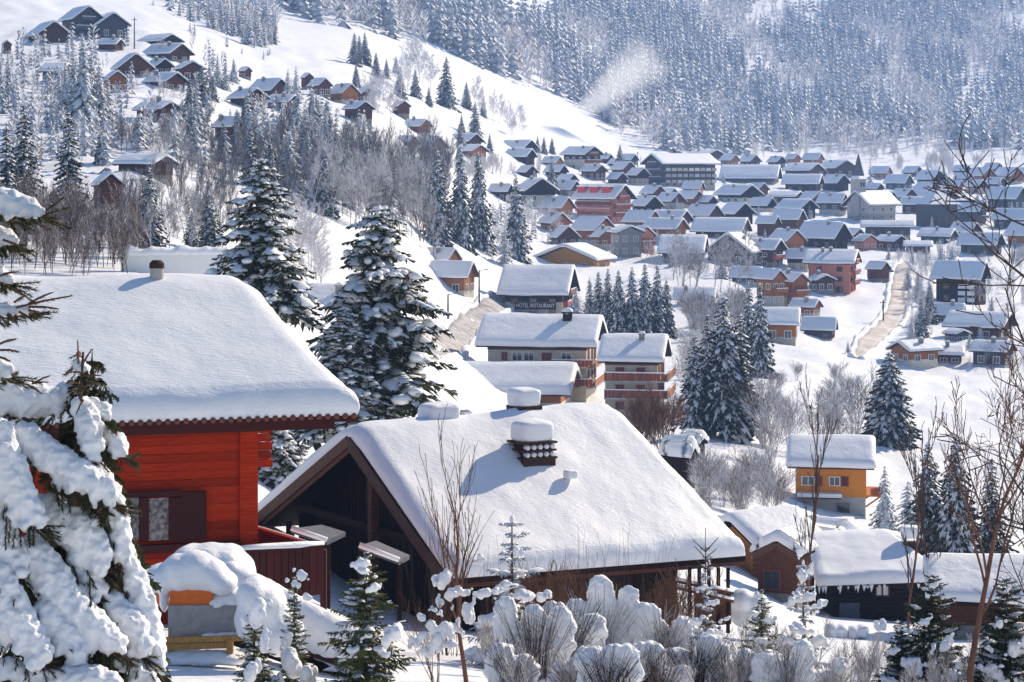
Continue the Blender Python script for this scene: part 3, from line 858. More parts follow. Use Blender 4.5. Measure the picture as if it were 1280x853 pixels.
mb = MB(); mb.box((Lw / 2 + 1.42, 0, H * 0.40 + 1.0), (0.16, Ww * 0.9, 0.2)); mb.build('rail_snow', 'snow', b_)

# ---- utility poles and lamp posts
def pole(px, py, top, label, lamp=False):
    d = dist_at(px, py, 90); h = (py - top) * d / F
    t = thing('lamp_post' if lamp else 'utility_pole', label, 'lamp post' if lamp else 'pole', P(px, py, d))
    mb = MB(); mb.tube([(0, 0, -0.5), (0, 0, h)], [0.16, 0.10], 6); mb.build('shaft', 'metal_dark' if lamp else 'bark', t)
    mb = MB()
    if lamp:
        mb.beam((0, 0, h - 0.1), (0.9, 0, h + 0.1), 0.08, 0.08); mb.box((1.1, 0, h + 0.1), (0.6, 0.25, 0.12)); mb.build('lamp_head', 'metal_dark', t)
    else:
        mb.box((0, 0, h - 0.5), (1.3, 0.12, 0.12)); mb.build('crossarm', 'bark', t)
pole(168, 62, 22, 'bare wooden pole beside the highest dark chalets')
pole(634, 209, 193, 'leaning pole beside the piste above the white hotel') if False else None
pole(599, 381, 338, 'thin grey lamp post left of the hotel restaurant', True)
pole(560, 402, 368, 'thin grey lamp post at the road bend', True)
pole(797, 210, 190, 'slanting dark pole left of the long apartment building')
pole(1104, 402, 375, 'small post on the bank left of the sandy road')

# ---- parked cars, small in the picture
def car(px, py, paint, label, rz, snowy=True):
    d = dist_at(px, py, 90)
    t = thing('parked_car', label, 'car', P(px, py, d), rz)
    mb = MB()
    prof = [(-2.1, 0.35), (2.1, 0.35), (2.15, 0.75), (1.2, 0.95), (0.6, 1.42), (-1.2, 1.45), (-1.95, 0.98), (-2.15, 0.8)]
    n = len(prof); vs_ = [(x, -0.85, z) for x, z in prof] + [(x, 0.85, z) for x, z in prof]
    mb.add(vs_, [tuple(range(n)), tuple(range(n, 2 * n))[::-1]] + [(k, n + k, n + (k + 1) % n, (k + 1) % n) for k in range(n)])
    mb.build('body', paint, t)
    mb = MB(); 
    for s in (-1, 1): mb.add([(1.0, s * 0.86, 1.0), (0.55, s * 0.86, 1.34), (-1.1, s * 0.86, 1.36), (-1.6, s * 0.86, 1.0)], [(0, 1, 2, 3)])
    mb.build('side_window', 'glass', t)
    for x in (-1.3, 1.3):
        for s in (-1, 1):
            mb = MB(); mb.tube([(x, s * 0.72, 0.34), (x, s * 0.9, 0.34)], [0.34, 0.34], 10); mb.build('wheel', 'metal_dark', t)
    if snowy:
        mb = MB(); mb.ell((-0.4, 0, 1.42), (1.1, 0.84, 0.30), 12, 6); mb.build('roof_snow', 'snow', t, smooth=True)
car(230, 188, 'blue_paint', 'dark car under snow below the lone brown chalet', 0.2)
car(1107, 343, 'blue_paint', 'dark car parked at the top of the sandy road', 0.9)

# ------------------------------------------------------------------ conifers
def _rot(v, a):
    c, s = math.cos(a), math.sin(a)
    return (v[0] * c - v[1] * s, v[0] * s + v[1] * c, v[2])

def conifer(seed, whorls, per, seg, rad, droop, snow, power=0.9, bare=0.04, finger=1.0, jit=0.012, runs=(2, 3, 4), tips=0.0, top=1.0, ragged=0.15, snow_lump=1.0):
    """unit-height spruce: three builders (trunk, needles, snow)"""
    rng = random.Random(seed)
    T, N, W = MB(), MB(), MB()
    T.tube([(0, 0, -0.06), (0, 0, 0.35), (0, 0, 0.97)], [0.016, 0.010, 0.002], 5)
    gap = [rng.uniform(0, 6.28) for _ in range(3)]
    for wI in range(whorls):
        h = bare + (1 - bare) * ((wI + 0.3 * rng.random()) / whorls) ** 0.92
        ln0 = rad * (1 - h) ** power * 1.02 + 0.012
        n = max(4, int(per * (0.55 + 0.45 * (1 - h))))
        a0 = rng.uniform(0, 6.28)
        for k in range(n):
            az = a0 + 6.283 * k / n + rng.uniform(-.25, .25)
            ln = ln0 * rng.uniform(1 - 2 * ragged, 1 + ragged)
            for g_ in gap[:1]:
                if abs(math.sin((az - g_) / 2)) < 0.12: ln *= 0.75
            up = 0.30 * (h - 0.35) + rng.uniform(-.06, .06)
            hb = min(h + rng.uniform(-jit, jit), .97)
            pts = []
            for s in range(seg + 1):
                f = s / seg
                pts.append((ln * f, 0.0, hb + ln * (up * f - droop * f * f + 0.35 * droop * max(0, f - 0.7) * f)))
            wmax = 0.26 * ln + 0.010
            def wid(f): return wmax * (0.35 + 1.1 * f) * (1 - f ** 3) + 0.002
            if seg <= 2:
                f0 = pts[0]; fm = pts[1] if seg == 2 else tuple((a + b) / 2 for a, b in zip(pts[0], pts[1])); f1 = pts[-1]
                wv = wid(0.55)
                q = [f0, (fm[0], wv, fm[2] - 0.6 * wv), (fm[0], 0, fm[2]), (fm[0], -wv, fm[2] - 0.6 * wv), f1]
                q = [_rot(x, az) for x in q]
                N.add(q, [(0, 2, 1), (0, 3, 2), (1, 2, 4), (2, 3, 4)])
                if rng.random() < snow:
                    s_ = 0.72; dz = 0.006 + 0.014 * rng.random() * snow_lump
                    q = [(f0[0] + .15 * ln, 0, f0[2] + dz), (fm[0], wv * s_, fm[2] + dz * .6 - .25 * wv), (fm[0], -wv * s_, fm[2] + dz * .6 - .25 * wv), (f1[0] * .95, 0, f1[2] + dz), (fm[0], 0, fm[2] + dz * 1.4)]
                    W.add([_rot(x, az) for x in q], [(0, 4, 1), (0, 2, 4), (1, 4, 3), (4, 2, 3)])
                continue
            # needles: side sprays off the rib, hanging a little
            for s in range(seg):
                f = (s + 0.5) / seg
                x0, z0 = pts[s][0], pts[s][2]; x1, z1 = pts[s + 1][0], pts[s + 1][2]
                for sd in (-1, 1):
                    nf_ = int(finger)
                    for r_ in range(nf_):
                        wv = wid(f) * rng.uniform(0.65, 1.25)
                        hang = wv * rng.uniform(0.3, 0.85)
                        if nf_ > 1:
                            g0 = r_ / nf_; g1 = (r_ + 1.0) / nf_
                            xa, xb = x0 + (x1 - x0) * g0, x0 + (x1 - x0) * g1
                            za, zb_ = z0 + (z1 - z0) * g0, z0 + (z1 - z0) * g1
                            xo = wv * rng.uniform(.25, .75); up_ = wv * rng.uniform(-.25, .35)
                            hw = (xb - xa) * 0.75 + .0006
                            q = [(xa, 0, za), (xa + xo * .55 - hw * .5, sd * wv * .62, za - hang * .4 + up_), (xa + xo, sd * wv, za - hang + up_), (xa + xo * .55 + hw * .8, sd * wv * .50, za - hang * .42 + up_)]
                            N.add([_rot(v, az) for v in q], [(0, 1, 2), (0, 2, 3)])
                        else:
                            xo = rng.uniform(0.3, 0.9) * (x1 - x0) + 0.4 * wv
                            q = [(x0, 0, z0), (x1, 0, z1), ((x0 + x1) / 2 + xo, sd * wv, (z0 + z1) / 2 - hang), ((x0 + x1) / 2 + xo * .2, sd * wv * .55, (z0 + z1) / 2 - hang * .95)]
                            N.add([_rot(v, az) for v in q], [(0, 1, 2), (0, 2, 3)])
            q = [pts[-2], (pts[-1][0] * 0.97, 0.2 * wid(.6), pts[-1][2] - .01), (pts[-1][0] * 1.05, 0, pts[-1][2] - 0.004), (pts[-1][0] * .97, -.2 * wid(.6), pts[-1][2] - .01)]
            N.add([_rot(v, az) for v in q], [(0, 2, 1), (0, 3, 2)])
            if rng.random() < tips:          # clump caught on the tip
                for _q in range(rng.choice((1, 2, 3))):
                    f = rng.uniform(.55, 1.0); i_ = min(int(f * seg), seg - 1)
                    c_ = pts[i_]; r_ = (0.010 + 0.055 * ln) * rng.uniform(.6, 1.25)
                    W.ell(_rot((c_[0] + rng.uniform(-.5, .5) * r_, rng.uniform(-.6, .6) * wmax, c_[2] + r_ * .25 - rng.uniform(0, .5) * r_), az), (r_ * rng.uniform(.8, 1.4), r_ * rng.uniform(.8, 1.4), r_ * rng.uniform(.55, .8)), 6, 4)
            # snow lying on the branch
            s = 0
            while s < seg:
                if rng.random() < snow:
                    m_ = min(seg, s + rng.choice(runs))
                    vv = []
                    for q_ in range(s, m_ + 1):
                        f = q_ / seg
                        e = 0.35 if q_ in (s, m_) else 1.0
                        wv = wid(min(f, .93)) * 0.62 * e * rng.uniform(.8, 1.15) * snow_lump
                        dz = (0.006 + 0.05 * wmax * snow_lump) * e * rng.uniform(.7, 1.5)
                        x, z = pts[q_][0], pts[q_][2]
                        vv.append([(x + rng.uniform(-.3, .3) * wv, -wv, z - .38 * wv + .002), (x, -.45 * wv, z + dz), (x, .45 * wv, z + dz), (x + rng.uniform(-.3, .3) * wv, wv, z - .38 * wv + .002)])
                    W.grid([[_rot(v, az) for v in r] for r in vv])
                    s = m_
                else: s += 1
    N.add([(0.006, 0, .93), (-.004, .006, .93), (-.004, -.006, .93), (0, 0, 1.0)], [(0, 1, 3), (1, 2, 3), (2, 0, 3)])
    if snow > 0.3: W.ell((0, 0, 0.965), (0.010, 0.010, 0.025), 6, 5)
    return T, N, W

TREES = {}
def tree_kind(key, needle='needle', **kw):
    T, N, W = conifer(**kw)
    TREES[key] = (T.mesh('trunk', 'bark'), N.mesh('crown', needle), W.mesh('branch_snow', 'snow', True))

for k in range(4):
    tree_kind(('mid', k), seed=10 + k, whorls=28, per=13, seg=4, rad=0.225 + 0.02 * (k % 2), droop=0.55 + 0.1 * k, snow=0.55, ragged=0.22)
for k in range(3):
    tree_kind(('snowy', k), needle='frost_needle', seed=30 + k, whorls=20, per=10, seg=4, rad=0.20 + 0.03 * k, droop=0.7, snow=0.88, ragged=0.25, snow_lump=1.15)
for k in range(2):
    tree_kind(('dark', k), seed=50 + k, whorls=28, per=11, seg=4, rad=0.19, droop=0.5, snow=0.30, ragged=0.22)
for k in range(4):
    tree_kind(('far', k), needle='frost_needle', seed=70 + k, whorls=12, per=8, seg=2, rad=0.17 + 0.02 * (k % 3), droop=0.55, snow=0.75, ragged=0.25)
tree_kind(('wide', 0), seed=91, whorls=28, per=14, seg=5, rad=0.36, droop=0.45, snow=0.62, power=0.72, ragged=0.10, bare=0.02)

NTREE = [0]
def spruce(x, y, h, key, label, group=None, rz=None, wide=1.0, z=None, name='spruce_tree', parts=(True, True, True)):
    rng = random.Random(int(abs(x) * 100 + y * 10))
    t = thing(name, label, 'tree', (x, y, (gz(x, y) if z is None else z) - 0.05), rng.uniform(0, 6.28) if rz is None else rz, group)
    for nm, me in zip(('trunk', 'crown', 'branch_snow'), TREES[key]):
        if nm == 'trunk' and not parts[0]: continue
        link(nm, me, t, scale=(h * wide, h * wide, h))
    NTREE[0] += 1
    return t

def spruce_px(px, py, hpx, key, label, group=None, wide=1.0, d=None, dmin=60, name='spruce_tree'):
    if d is None: d = dist_at(px, py, dmin)
    p = P(px, py, d)
    return spruce(p.x, p.y, hpx * d / F, key, label, group, wide=wide, z=p.z, name=name)

# tall trees that stand out, one label each
ONE = [
 (30, 292, 165, ('dark', 0), 'tall dark spruce behind the left end of the red chalet roof', 1.05),
 (86, 292, 155, ('dark', 1), 'tall dark spruce beside the narrow red brown gable', 1.05),
 (8, 300, 150, ('dark', 1), 'dark spruce at the left photo edge behind the red chalet', 1.0),
 (187, 312, 105, ('mid', 0), 'green spruce in the garden right of the narrow red brown gable', 1.0),
 (262, 318, 78, ('mid', 1), 'dark spruce left of the large snowy one behind the red chalet', 1.3),
 (240, 316, 55, ('mid', 2), 'short spruce near the garden fence behind the red chalet', 1.2),
 (160, 322, 48, ('snowy', 0), 'short snowy spruce among brown thicket behind the red chalet', 1.1),
 (125, 208, 45, ('mid', 3), 'spruce just right of the narrow red brown gable roof', 1.0),
 (362, 245, 82, ('snowy', 1), 'broad drooping snowy spruce in the wooded dip', 1.3),
 (419, 190, 37, ('dark', 0), 'left of two dark green firs by the snowy hedge', 1.1),
 (461, 188, 30, ('dark', 1), 'right of two dark green firs by the snowy hedge', 1.2),
 (558, 134, 64, ('mid', 0), 'big lone spruce on the slope below the forest', 1.1),
 (547, 308, 122, ('mid', 1), 'left of the three tall slim spruces in the centre', 0.85),
 (576, 308, 128, ('mid', 2), 'middle one of the three tall slim spruces in the centre', 0.8),
 (598, 308, 120, ('mid', 3), 'right of the three tall slim spruces in the centre', 0.8),
 (645, 322, 106, ('mid', 0), 'slim tall spruce left of the black gabled chalet', 0.85),
 (631, 332, 52, ('snowy', 0), 'small snowy spruce at the foot of the slim tall one', 1.1),
 (775, 214, 34, ('mid', 1), 'lone small spruce on the piste right of the white hotel', 1.0),
 (906, 196, 50, ('far', 1), 'pointed spruce rising behind the long apartment building', 1.0),
 (1088, 232, 36, ('far', 0), 'roundish spruce immediately right of the church spire', 1.2),
 (884, 530, 140, ('dark', 0), 'left of the tall snowy spruces by the open field', 0.95),
 (905, 532, 165, ('mid', 1), 'tallest of the snowy spruces by the open field', 1.15),
 (925, 532, 142, ('dark', 1), 'right of the tall snowy spruces by the open field', 1.2),
 (868, 526, 112, ('mid', 0), 'shorter spruce at the left end of the tall snowy spruces by the field', 1.1),
 (936, 465, 115, ('mid', 0), 'front one of the twin spruces above the field edge', 0.75),
 (950, 470, 118, ('mid', 1), 'rear one of the twin spruces above the field edge', 0.75),
 (1112, 560, 122, ('wide', 0), 'big broad cone shaped spruce alone in the open field', 1.0),
 (1160, 700, 150, ('mid', 2), 'spruce behind the lower right bare tree, left one', 1.2),
 (1195, 705, 165, ('mid', 3), 'spruce behind the lower right bare tree, taller one', 1.1),
 (1240, 700, 130, ('dark', 0), 'spruce behind the lower right bare tree, right one', 1.2),
 (1106, 672, 92, ('snowy', 2), 'slim snowy spruce right beside the orange timber hut', 0.9),
 (1135, 690, 90, ('snowy', 1), 'low bushy snowy spruce right of the slim one by the hut', 1.4),
 (690, 243, 45, ('mid', 2), 'spruce beside the pole above the black gabled chalet', 1.0),
 (1163, 405, 50, ('mid', 3), 'spruce left of the dark timber block beside the road', 1.0),
 (1152, 425, 55, ('mid', 0), 'spruce on the bank between sandy road and dark block', 1.0),
 (720, 400, 42, ('snowy', 0), 'bushy snowy spruce at the right end of the hotel restaurant', 1.9),
 
 (1140, 440, 40, ('snowy', 2), 'small frosted spruce on the bank below the sandy road', 1.2),
]
for px, py, h, key, lab, wd in ONE:
    spruce_px(px, py, h, key, lab, wide=wd, d=90 if px == 340 else (225 if 860 < px < 930 and py > 500 else None))
# the row in front of the yellow chalet
for k, (px, py, h) in enumerate([(737, 404, 58), (748, 410, 72), (760, 414, 80), (773, 420, 84), (790, 420, 88), (806, 420, 92), (822, 420, 90), (833, 420, 72)]):
    spruce_px(px, py, h, ('mid', k % 4), 'snow dusted spruce in the dense row below the yellow chalet', 'spruces in the row below the yellow chalet', wide=0.9)
# snow laden clump on the upper left
for k, (px, py, h) in enumerate([(82, 150, 74), (92, 160, 96), (104, 162, 112), (114, 158, 104), (124, 160, 84), (134, 156, 62), (74, 140, 55)]):
    spruce_px(px, py, h, ('snowy', k % 3), 'snow laden tree in the tall clump among the upper left chalets', 'snow laden clump on the upper left', wide=1.0)
rng = random.Random(56)
for k in range(16):
    px = rng.uniform(300, 500); spruce_px(px, 205 + (px - 300) * .22 + rng.uniform(-15, 55), rng.uniform(48, 84), (('dark', k % 2), ('mid', k % 4), ('snowy', k % 3))[k % 3], 'spruce standing among the dim leafless trees of the dip', 'spruces among the leafless trees of the dip', wide=1.05)
# snow laden trees in the wooded dip
for k, (px, py, h) in enumerate([(298, 200, 62), (310, 210, 95), (322, 215, 88), (335, 208, 70), (372, 195, 82), (382, 205, 70), (352, 188, 60), (345, 140, 28), (360, 128, 42), (370, 122, 40), (398, 212, 55), (288, 175, 40), (240, 175, 45), (226, 160, 34), (252, 168, 38), (262, 140, 30), (246, 104, 26), (272, 108, 38), (282, 112, 36), (262, 104, 28), (292, 104, 32), (10, 128, 62), (0, 140, 70), (30, 105, 26), (150, 62, 22)]):
    spruce_px(px, py, h, ('snowy', k % 3), 'snow laden spruce scattered among the chalets on the left hillside', 'snow laden spruces among the hillside chalets', wide=1.0)
rng = random.Random(55)
for k in range(62):
    px = rng.uniform(225, 420); py = 95 + (px - 225) * 0.30 + rng.uniform(-5, 95)
    if any(l - 3 < px < r + 3 and yp < py < yb + 14 for l, r, yp, yb, d in HOUSES if l < 470): continue
    spruce_px(px, py, rng.uniform(26, 62), (('snowy', k % 3), ('mid', k % 4), ('dark', k % 2))[int(rng.random() * 2.6)], 'spruce of the mixed snowy wood between the hillside chalets', 'spruces of the mixed wood on the hillside', wide=rng.uniform(.85, 1.2))
# free standing trees on the slope below the forest
for k, (px, py, h) in enumerate([(443, 82, 42), (449, 80, 36), (456, 82, 42), (445, 108, 28), (500, 122, 40), (519, 122, 36), (536, 132, 24), (583, 136, 34), (594, 174, 48), (604, 146, 24), (577, 168, 26), (470, 95, 30), (483, 97, 24), (330, 38, 28), (343, 55, 18), (495, 92, 22), (575, 185, 30), (672, 190, 20), (680, 192, 22), (690, 192, 20), (612, 190, 24), (556, 200, 20), (560, 206, 22), (573, 205, 24)]):
    spruce_px(px, py, h, ('mid', k % 4), 'dark free standing spruce on the snow slope under the forest', 'free standing spruces on the slope', wide=1.05)
# small trees sprinkled over the steep snow at the top left and through the village
rng = random.Random(5)
spots = []
for _ in range(34):
    spots.append((rng.uniform(190, 340), rng.uniform(5, 78), rng.uniform(9, 20)))
for px, py, h in spots:
    if py > 20 + (px - 190) * 0.45: continue
    spruce_px(px, py, h, ('far', int(h) % 4), 'little tree dotted on the steep snow above the hillside chalets', 'little trees on the upper snow slope', wide=1.2, dmin=300)
for px, py, h in [(rng.uniform(650, 1280), rng.uniform(212, 330), rng.uniform(10, 20)) for _ in range(30)] + [(668, 232, 20), (722, 262, 18), (846, 262, 16), (866, 247, 14), (948, 270, 16), (1012, 274, 18), (1025, 236, 22), (960, 225, 15), (985, 236, 15), (1180, 230, 24), (1170, 262, 14), (1140, 330, 24), (1158, 332, 26), (1176, 330, 22), (1190, 326, 20), (1135, 362, 30), (1148, 372, 32), (1162, 382, 34), (1240, 400, 30), (1212, 440, 26), (1222, 260, 22), (1250, 245, 24), (1265, 300, 26), (842, 334, 26), (865, 336, 22), (1060, 440, 14), (1205, 345, 22), (902, 348, 30), (1225, 425, 22), (1160, 222, 18)]:
    spruce_px(px, py, h, ('snowy', int(px) % 3), 'small frosted spruce between the roofs of the village', 'small frosted spruces between the village roofs', wide=1.2)

# ------------------------------------------------------------------ the wood on the mountain
EDGE = [(-200, -60), (180, -8), (330, -2), (345, 12), (420, 35), (480, 46), (545, 58), (600, 84), (640, 102), (690, 122), (722, 128), (742, 142), (775, 168), (815, 186), (880, 194), (960, 193), (1010, 188), (1060, 190), (1110, 192), (1180, 185), (1290, 185), (1600, 185)]
def edge(px): return np.interp(px, [e[0] for e in EDGE], [e[1] for e in EDGE])
CLEAR = [(1008, 0, 38, 8, 1), (665, 6, 30, 12, 1), (640, 10, 18, 14, 1), (700, 45, 10, 6, 1)]   # snowy clearings: photo place and half size
rng = random.Random(77)
wood = []
while len(wood) < 15500:
    px = rng.uniform(-120, 1420)
    d = math.sqrt(rng.uniform(560 ** 2, 2150 ** 2))
    py = grow(px, d)
    if py > edge(px) + rng.uniform(-4, 2) or py < -75: continue
    if any(((px - a) / b_) ** 2 + ((py - c) / e) ** 2 < 1 for a, c, b_, e, _ in CLEAR) : continue
    cl = fbm(Vector((px * 0.012, d * 0.006, 1.0)), 2)
    if cl < -0.35 and rng.random() < 0.7: continue
    x = (px - 640) / F * d
    larch = fbm(Vector((px * 0.010 + 7, d * 0.005, 5.0)), 2) > 0.17
    h = (8 + 11 * rng.random() ** 1.3) * (1.0 if d < 1200 else 0.92) * (0.75 if larch else 1.0)
    if px < 720 and d < 1150: h *= 1.25
    wood.append((d, x, h, larch, px, py))
for _ in range(420):       # little wood on the steep snow at the top left, and the row on the shoulder
    px = rng.uniform(205, 345); py = rng.uniform(-2, 60)
    if py > 12 + (px - 205) * 0.42 or py < (px - 300) * 0.6 - 2: continue
    d = dist_at(px, py, 300); wood.append((d, (px - 640) / F * d, rng.uniform(5, 11), rng.random() < .25, px, py))
_k = 0
while _k < 620:            # small trees scattered over the hillside and between the houses
    if _k < 420: px = rng.uniform(0, 470); py = rng.uniform(55, 215)
    else: px = rng.uniform(610, 1285); py = rng.uniform(205, 325)
    if px < 470 and (py < 50 + (px - 190) * .4): continue
    if any(l - 1 < px < r + 1 and yp - 1 < py < yb + 9 for l, r, yp, yb, d in HOUSES): continue
    if 1090 < px < 1140 and py > 305: continue
    d = dist_at(px, py, 150); wood.append((d, (px - 640) / F * d, rng.uniform(2.0, 5.5) * (1.2 if px < 470 else .8), rng.random() < .3, -99, py)); _k += 1
wood.sort()
near = [q for q in wood if -30 < q[4] < 1310 and q[5] > -10][:70]
ids = set(id(q) for q in near)
for k, (d, x, h, larch, px, py) in enumerate(near):
    spruce(x, d, h, ('far', k % 4), 'blue shaded spruce standing along the lower edge of the mountain wood', 'spruces along the lower edge of the wood', parts=(True, True, True))
# the rest of the wood: one mass
def far_tree(seed, larch):
    rng = random.Random(seed)
    N = []; W = []
    if not larch:
        wh = 6
        for wI in range(wh):
            h = 0.06 + 0.90 * (wI / wh) ** 0.95
            ln = 0.19 * (1 - h) ** 0.85 + 0.012
            a0 = rng.uniform(0, 6.28); n = 5
            for k in range(n):
                az = a0 + 6.283 * k / n + rng.uniform(-.3, .3); l = ln * rng.uniform(.7, 1.2); wv = l * 0.42
                zt = h - 0.5 * l - 0.02
                q = [(0, 0, h + .05), (l * .6, wv, h - .42 * l), (l, 0, zt), (l * .6, -wv, h - .42 * l)]
                N.append([_rot(v, az) for v in q])
                if rng.random() < 0.28:
                    dz = 0.012
                    q = [(0.15 * l, 0, h + .04 + dz), (l * .62, wv * .8, h - .36 * l + dz), (l * .93, 0, zt + .03 + dz), (l * .62, -wv * .8, h - .36 * l + dz)]
                    W.append([_rot(v, az) for v in q])
    else:
        for k in range(34):
            h = rng.uniform(0.25, 1.0); az = rng.uniform(0, 6.28)
            l = 0.20 * math.sin(math.pi * min(1, (h - .1) / .95)) ** 0.7 * rng.uniform(.6, 1.1) + 0.02
            z1 = h + l * 0.35; wv = 0.020
            q = [(0, 0, h - .12), (l * .7, wv, h), (l, 0, z1), (l * .7, -wv, h + .02)]
            (W if rng.random() < 0.45 else N).append([_rot(v, az) for v in q])
        for a in (0, 1.57):
            q = [(0.008, 0, -.05), (0.004, 0, .95), (-.004, 0, .95), (-.008, 0, -.05)]
            N.append([_rot(v, a) for v in q])
    return np.array(N), np.array(W)
for larch, name, mats, lab in ((False, 'mountain_wood', ('far_needle', 'snow'), 'frosted spruce wood covering the mountain'), (True, 'frosted_larches', ('frost_pale', 'snow'), 'pale frosted larches mixed into the mountain wood')):
    var = [far_tree(200 + k, larch) for k in range(8)]
    VV = []; MI = []
    rng = random.Random(3)
    for q in wood:
        if q[3] != larch or id(q) in ids: continue
        d, x, h = q[:3]
        Nq, Wq = var[rng.randrange(8)]
        a = rng.uniform(0, 6.28); c, s = math.cos(a) * h, math.sin(a) * h
        wd = rng.uniform(.85, 1.3)
        M = np.array([[c * wd, -s * wd, 0], [s * wd, c * wd, 0], [0, 0, h]])
        z = gz(x, d)
        for arr, mi in ((Nq, 0), (Wq, 1)):
            VV.append((arr.reshape(-1, 3) @ M.T) + np.array([x, d, z]))
            MI.append(np.full(len(arr), mi, dtype=np.int32))
    V = np.concatenate(VV); mi = np.concatenate(MI); nf = len(mi)
    me = bpy.data.meshes.new(name)
    me.vertices.add(len(V)); me.vertices.foreach_set('co', V.astype(np.float32).ravel())
    me.loops.add(nf * 4); me.loops.foreach_set('vertex_index', np.arange(nf * 4, dtype=np.int32))
    me.polygons.add(nf); me.polygons.foreach_set('loop_start', np.arange(0, nf * 4, 4, dtype=np.int32))
    for m_ in mats: me.materials.append(MAT[m_])
    me.polygons.foreach_set('material_index', mi)
    me.update(calc_edges=True)
    tag(link(name, me), lab, kind='stuff')
print('trees', NTREE[0], 'wood', len(wood))

# ------------------------------------------------------------------ bare trees and thickets
def bare(seed, levels=3, kids=5, spread=0.8, trunk=0.25, r0=0.014, up=0.25, min_r=0.0016, seg=4, lean=0.0, n=3, first=0.25, ratio=0.62, stems=1):
    rng = random.Random(seed)
    T, B, TW = MB(), MB(), MB()
    def grow_(p, d, L, r, lev):
        pts = [p]; rr = [r]
        q = p.copy(); dd = d.copy()
        for s in range(seg):
            dd = (dd + Vector((rng.gauss(0, .13), rng.gauss(0, .13), rng.gauss(0, .08) + up * 0.12))).normalized()
            q = q + dd * (L / seg)
            pts.append(q.copy()); rr.append(max(r * (1 - 0.72 * (s + 1) / seg), min_r))
        (T if lev == 0 else B if lev == 1 else TW).tube(pts, rr, 6 if lev == 0 else (4 if lev == 1 else n), lev == 0)
        if lev >= levels: return
        for k in range(kids if lev else int(kids * 1.8)):
            f = first + (1 - first) * (k + rng.random()) / (kids if lev else int(kids * 1.8))
            f = min(f, 0.98)
            i = min(int(f * seg), seg - 1); a = f * seg - i
            b0 = pts[i].lerp(pts[i + 1], a)
            ax = (pts[i + 1] - pts[i]).normalized()
            sd = Vector((rng.gauss(0, 1), rng.gauss(0, 1), rng.gauss(0, .5)))
            sd = (sd - ax * sd.dot(ax)).normalized()
            nd = (ax * (1 - spread * 0.55) + sd * spread + Vector((0, 0, up))).normalized()
            grow_(b0, nd, L * ratio * rng.uniform(.7, 1.1) * (1.05 - 0.45 * f), max(rr[i] * 0.6, min_r), lev + 1)
    for s in range(stems):
        if stems == 1: d0 = Vector((lean, 0, 1)).normalized(); p0 = Vector((0, 0, -0.03))
        else:
            a = rng.uniform(0, 6.28); d0 = Vector((math.cos(a) * rng.uniform(.1, .5), math.sin(a) * rng.uniform(.1, .5), 1)).normalized(); p0 = Vector((math.cos(a) * .04, math.sin(a) * .04, -0.03))
        grow_(p0, d0, 1.0 * rng.uniform(.75, 1.0) if stems > 1 else 0.85, r0, 0)
    return T, B, TW

BARE = {}
def bare_kind(key, mat_t, mat_w, **kw):
    T, B, W = bare(**kw)
    BARE[key] = [(nm, mb.mesh(nm, mt)) for nm, mb, mt in (('trunk', T, mat_t), ('limbs', B, mat_w), ('twigs', W, mat_w)) if mb.v]
for k in range(4):
    bare_kind(('frost', k), 'frost_twig', 'frost_twig', seed=300 + k, levels=3, kids=6, spread=0.75, r0=0.013, min_r=0.0022)
for k in range(3):
    bare_kind(('pale', k), 'frost_pale', 'frost_pale', seed=310 + k, levels=3, kids=7, spread=0.8, r0=0.012, min_r=0.0026)
for k in range(3):
    bare_kind(('thicket', k), 'brown_twig', 'brown_twig', seed=320 + k, levels=2, kids=6, spread=0.5, r0=0.008, min_r=0.0028, stems=7, up=0.4)
for k in range(2):
    bare_kind(('brown', k), 'frost_brown', 'frost_brown', seed=340 + k, levels=3, kids=6, spread=0.6, r0=0.011, min_r=0.0026, up=0.3)
for k in range(2):
    bare_kind(('frost_thicket', k), 'frost_twig', 'frost_twig', seed=330 + k, levels=2, kids=7, spread=0.6, r0=0.008, min_r=0.0030, stems=7, up=0.3)

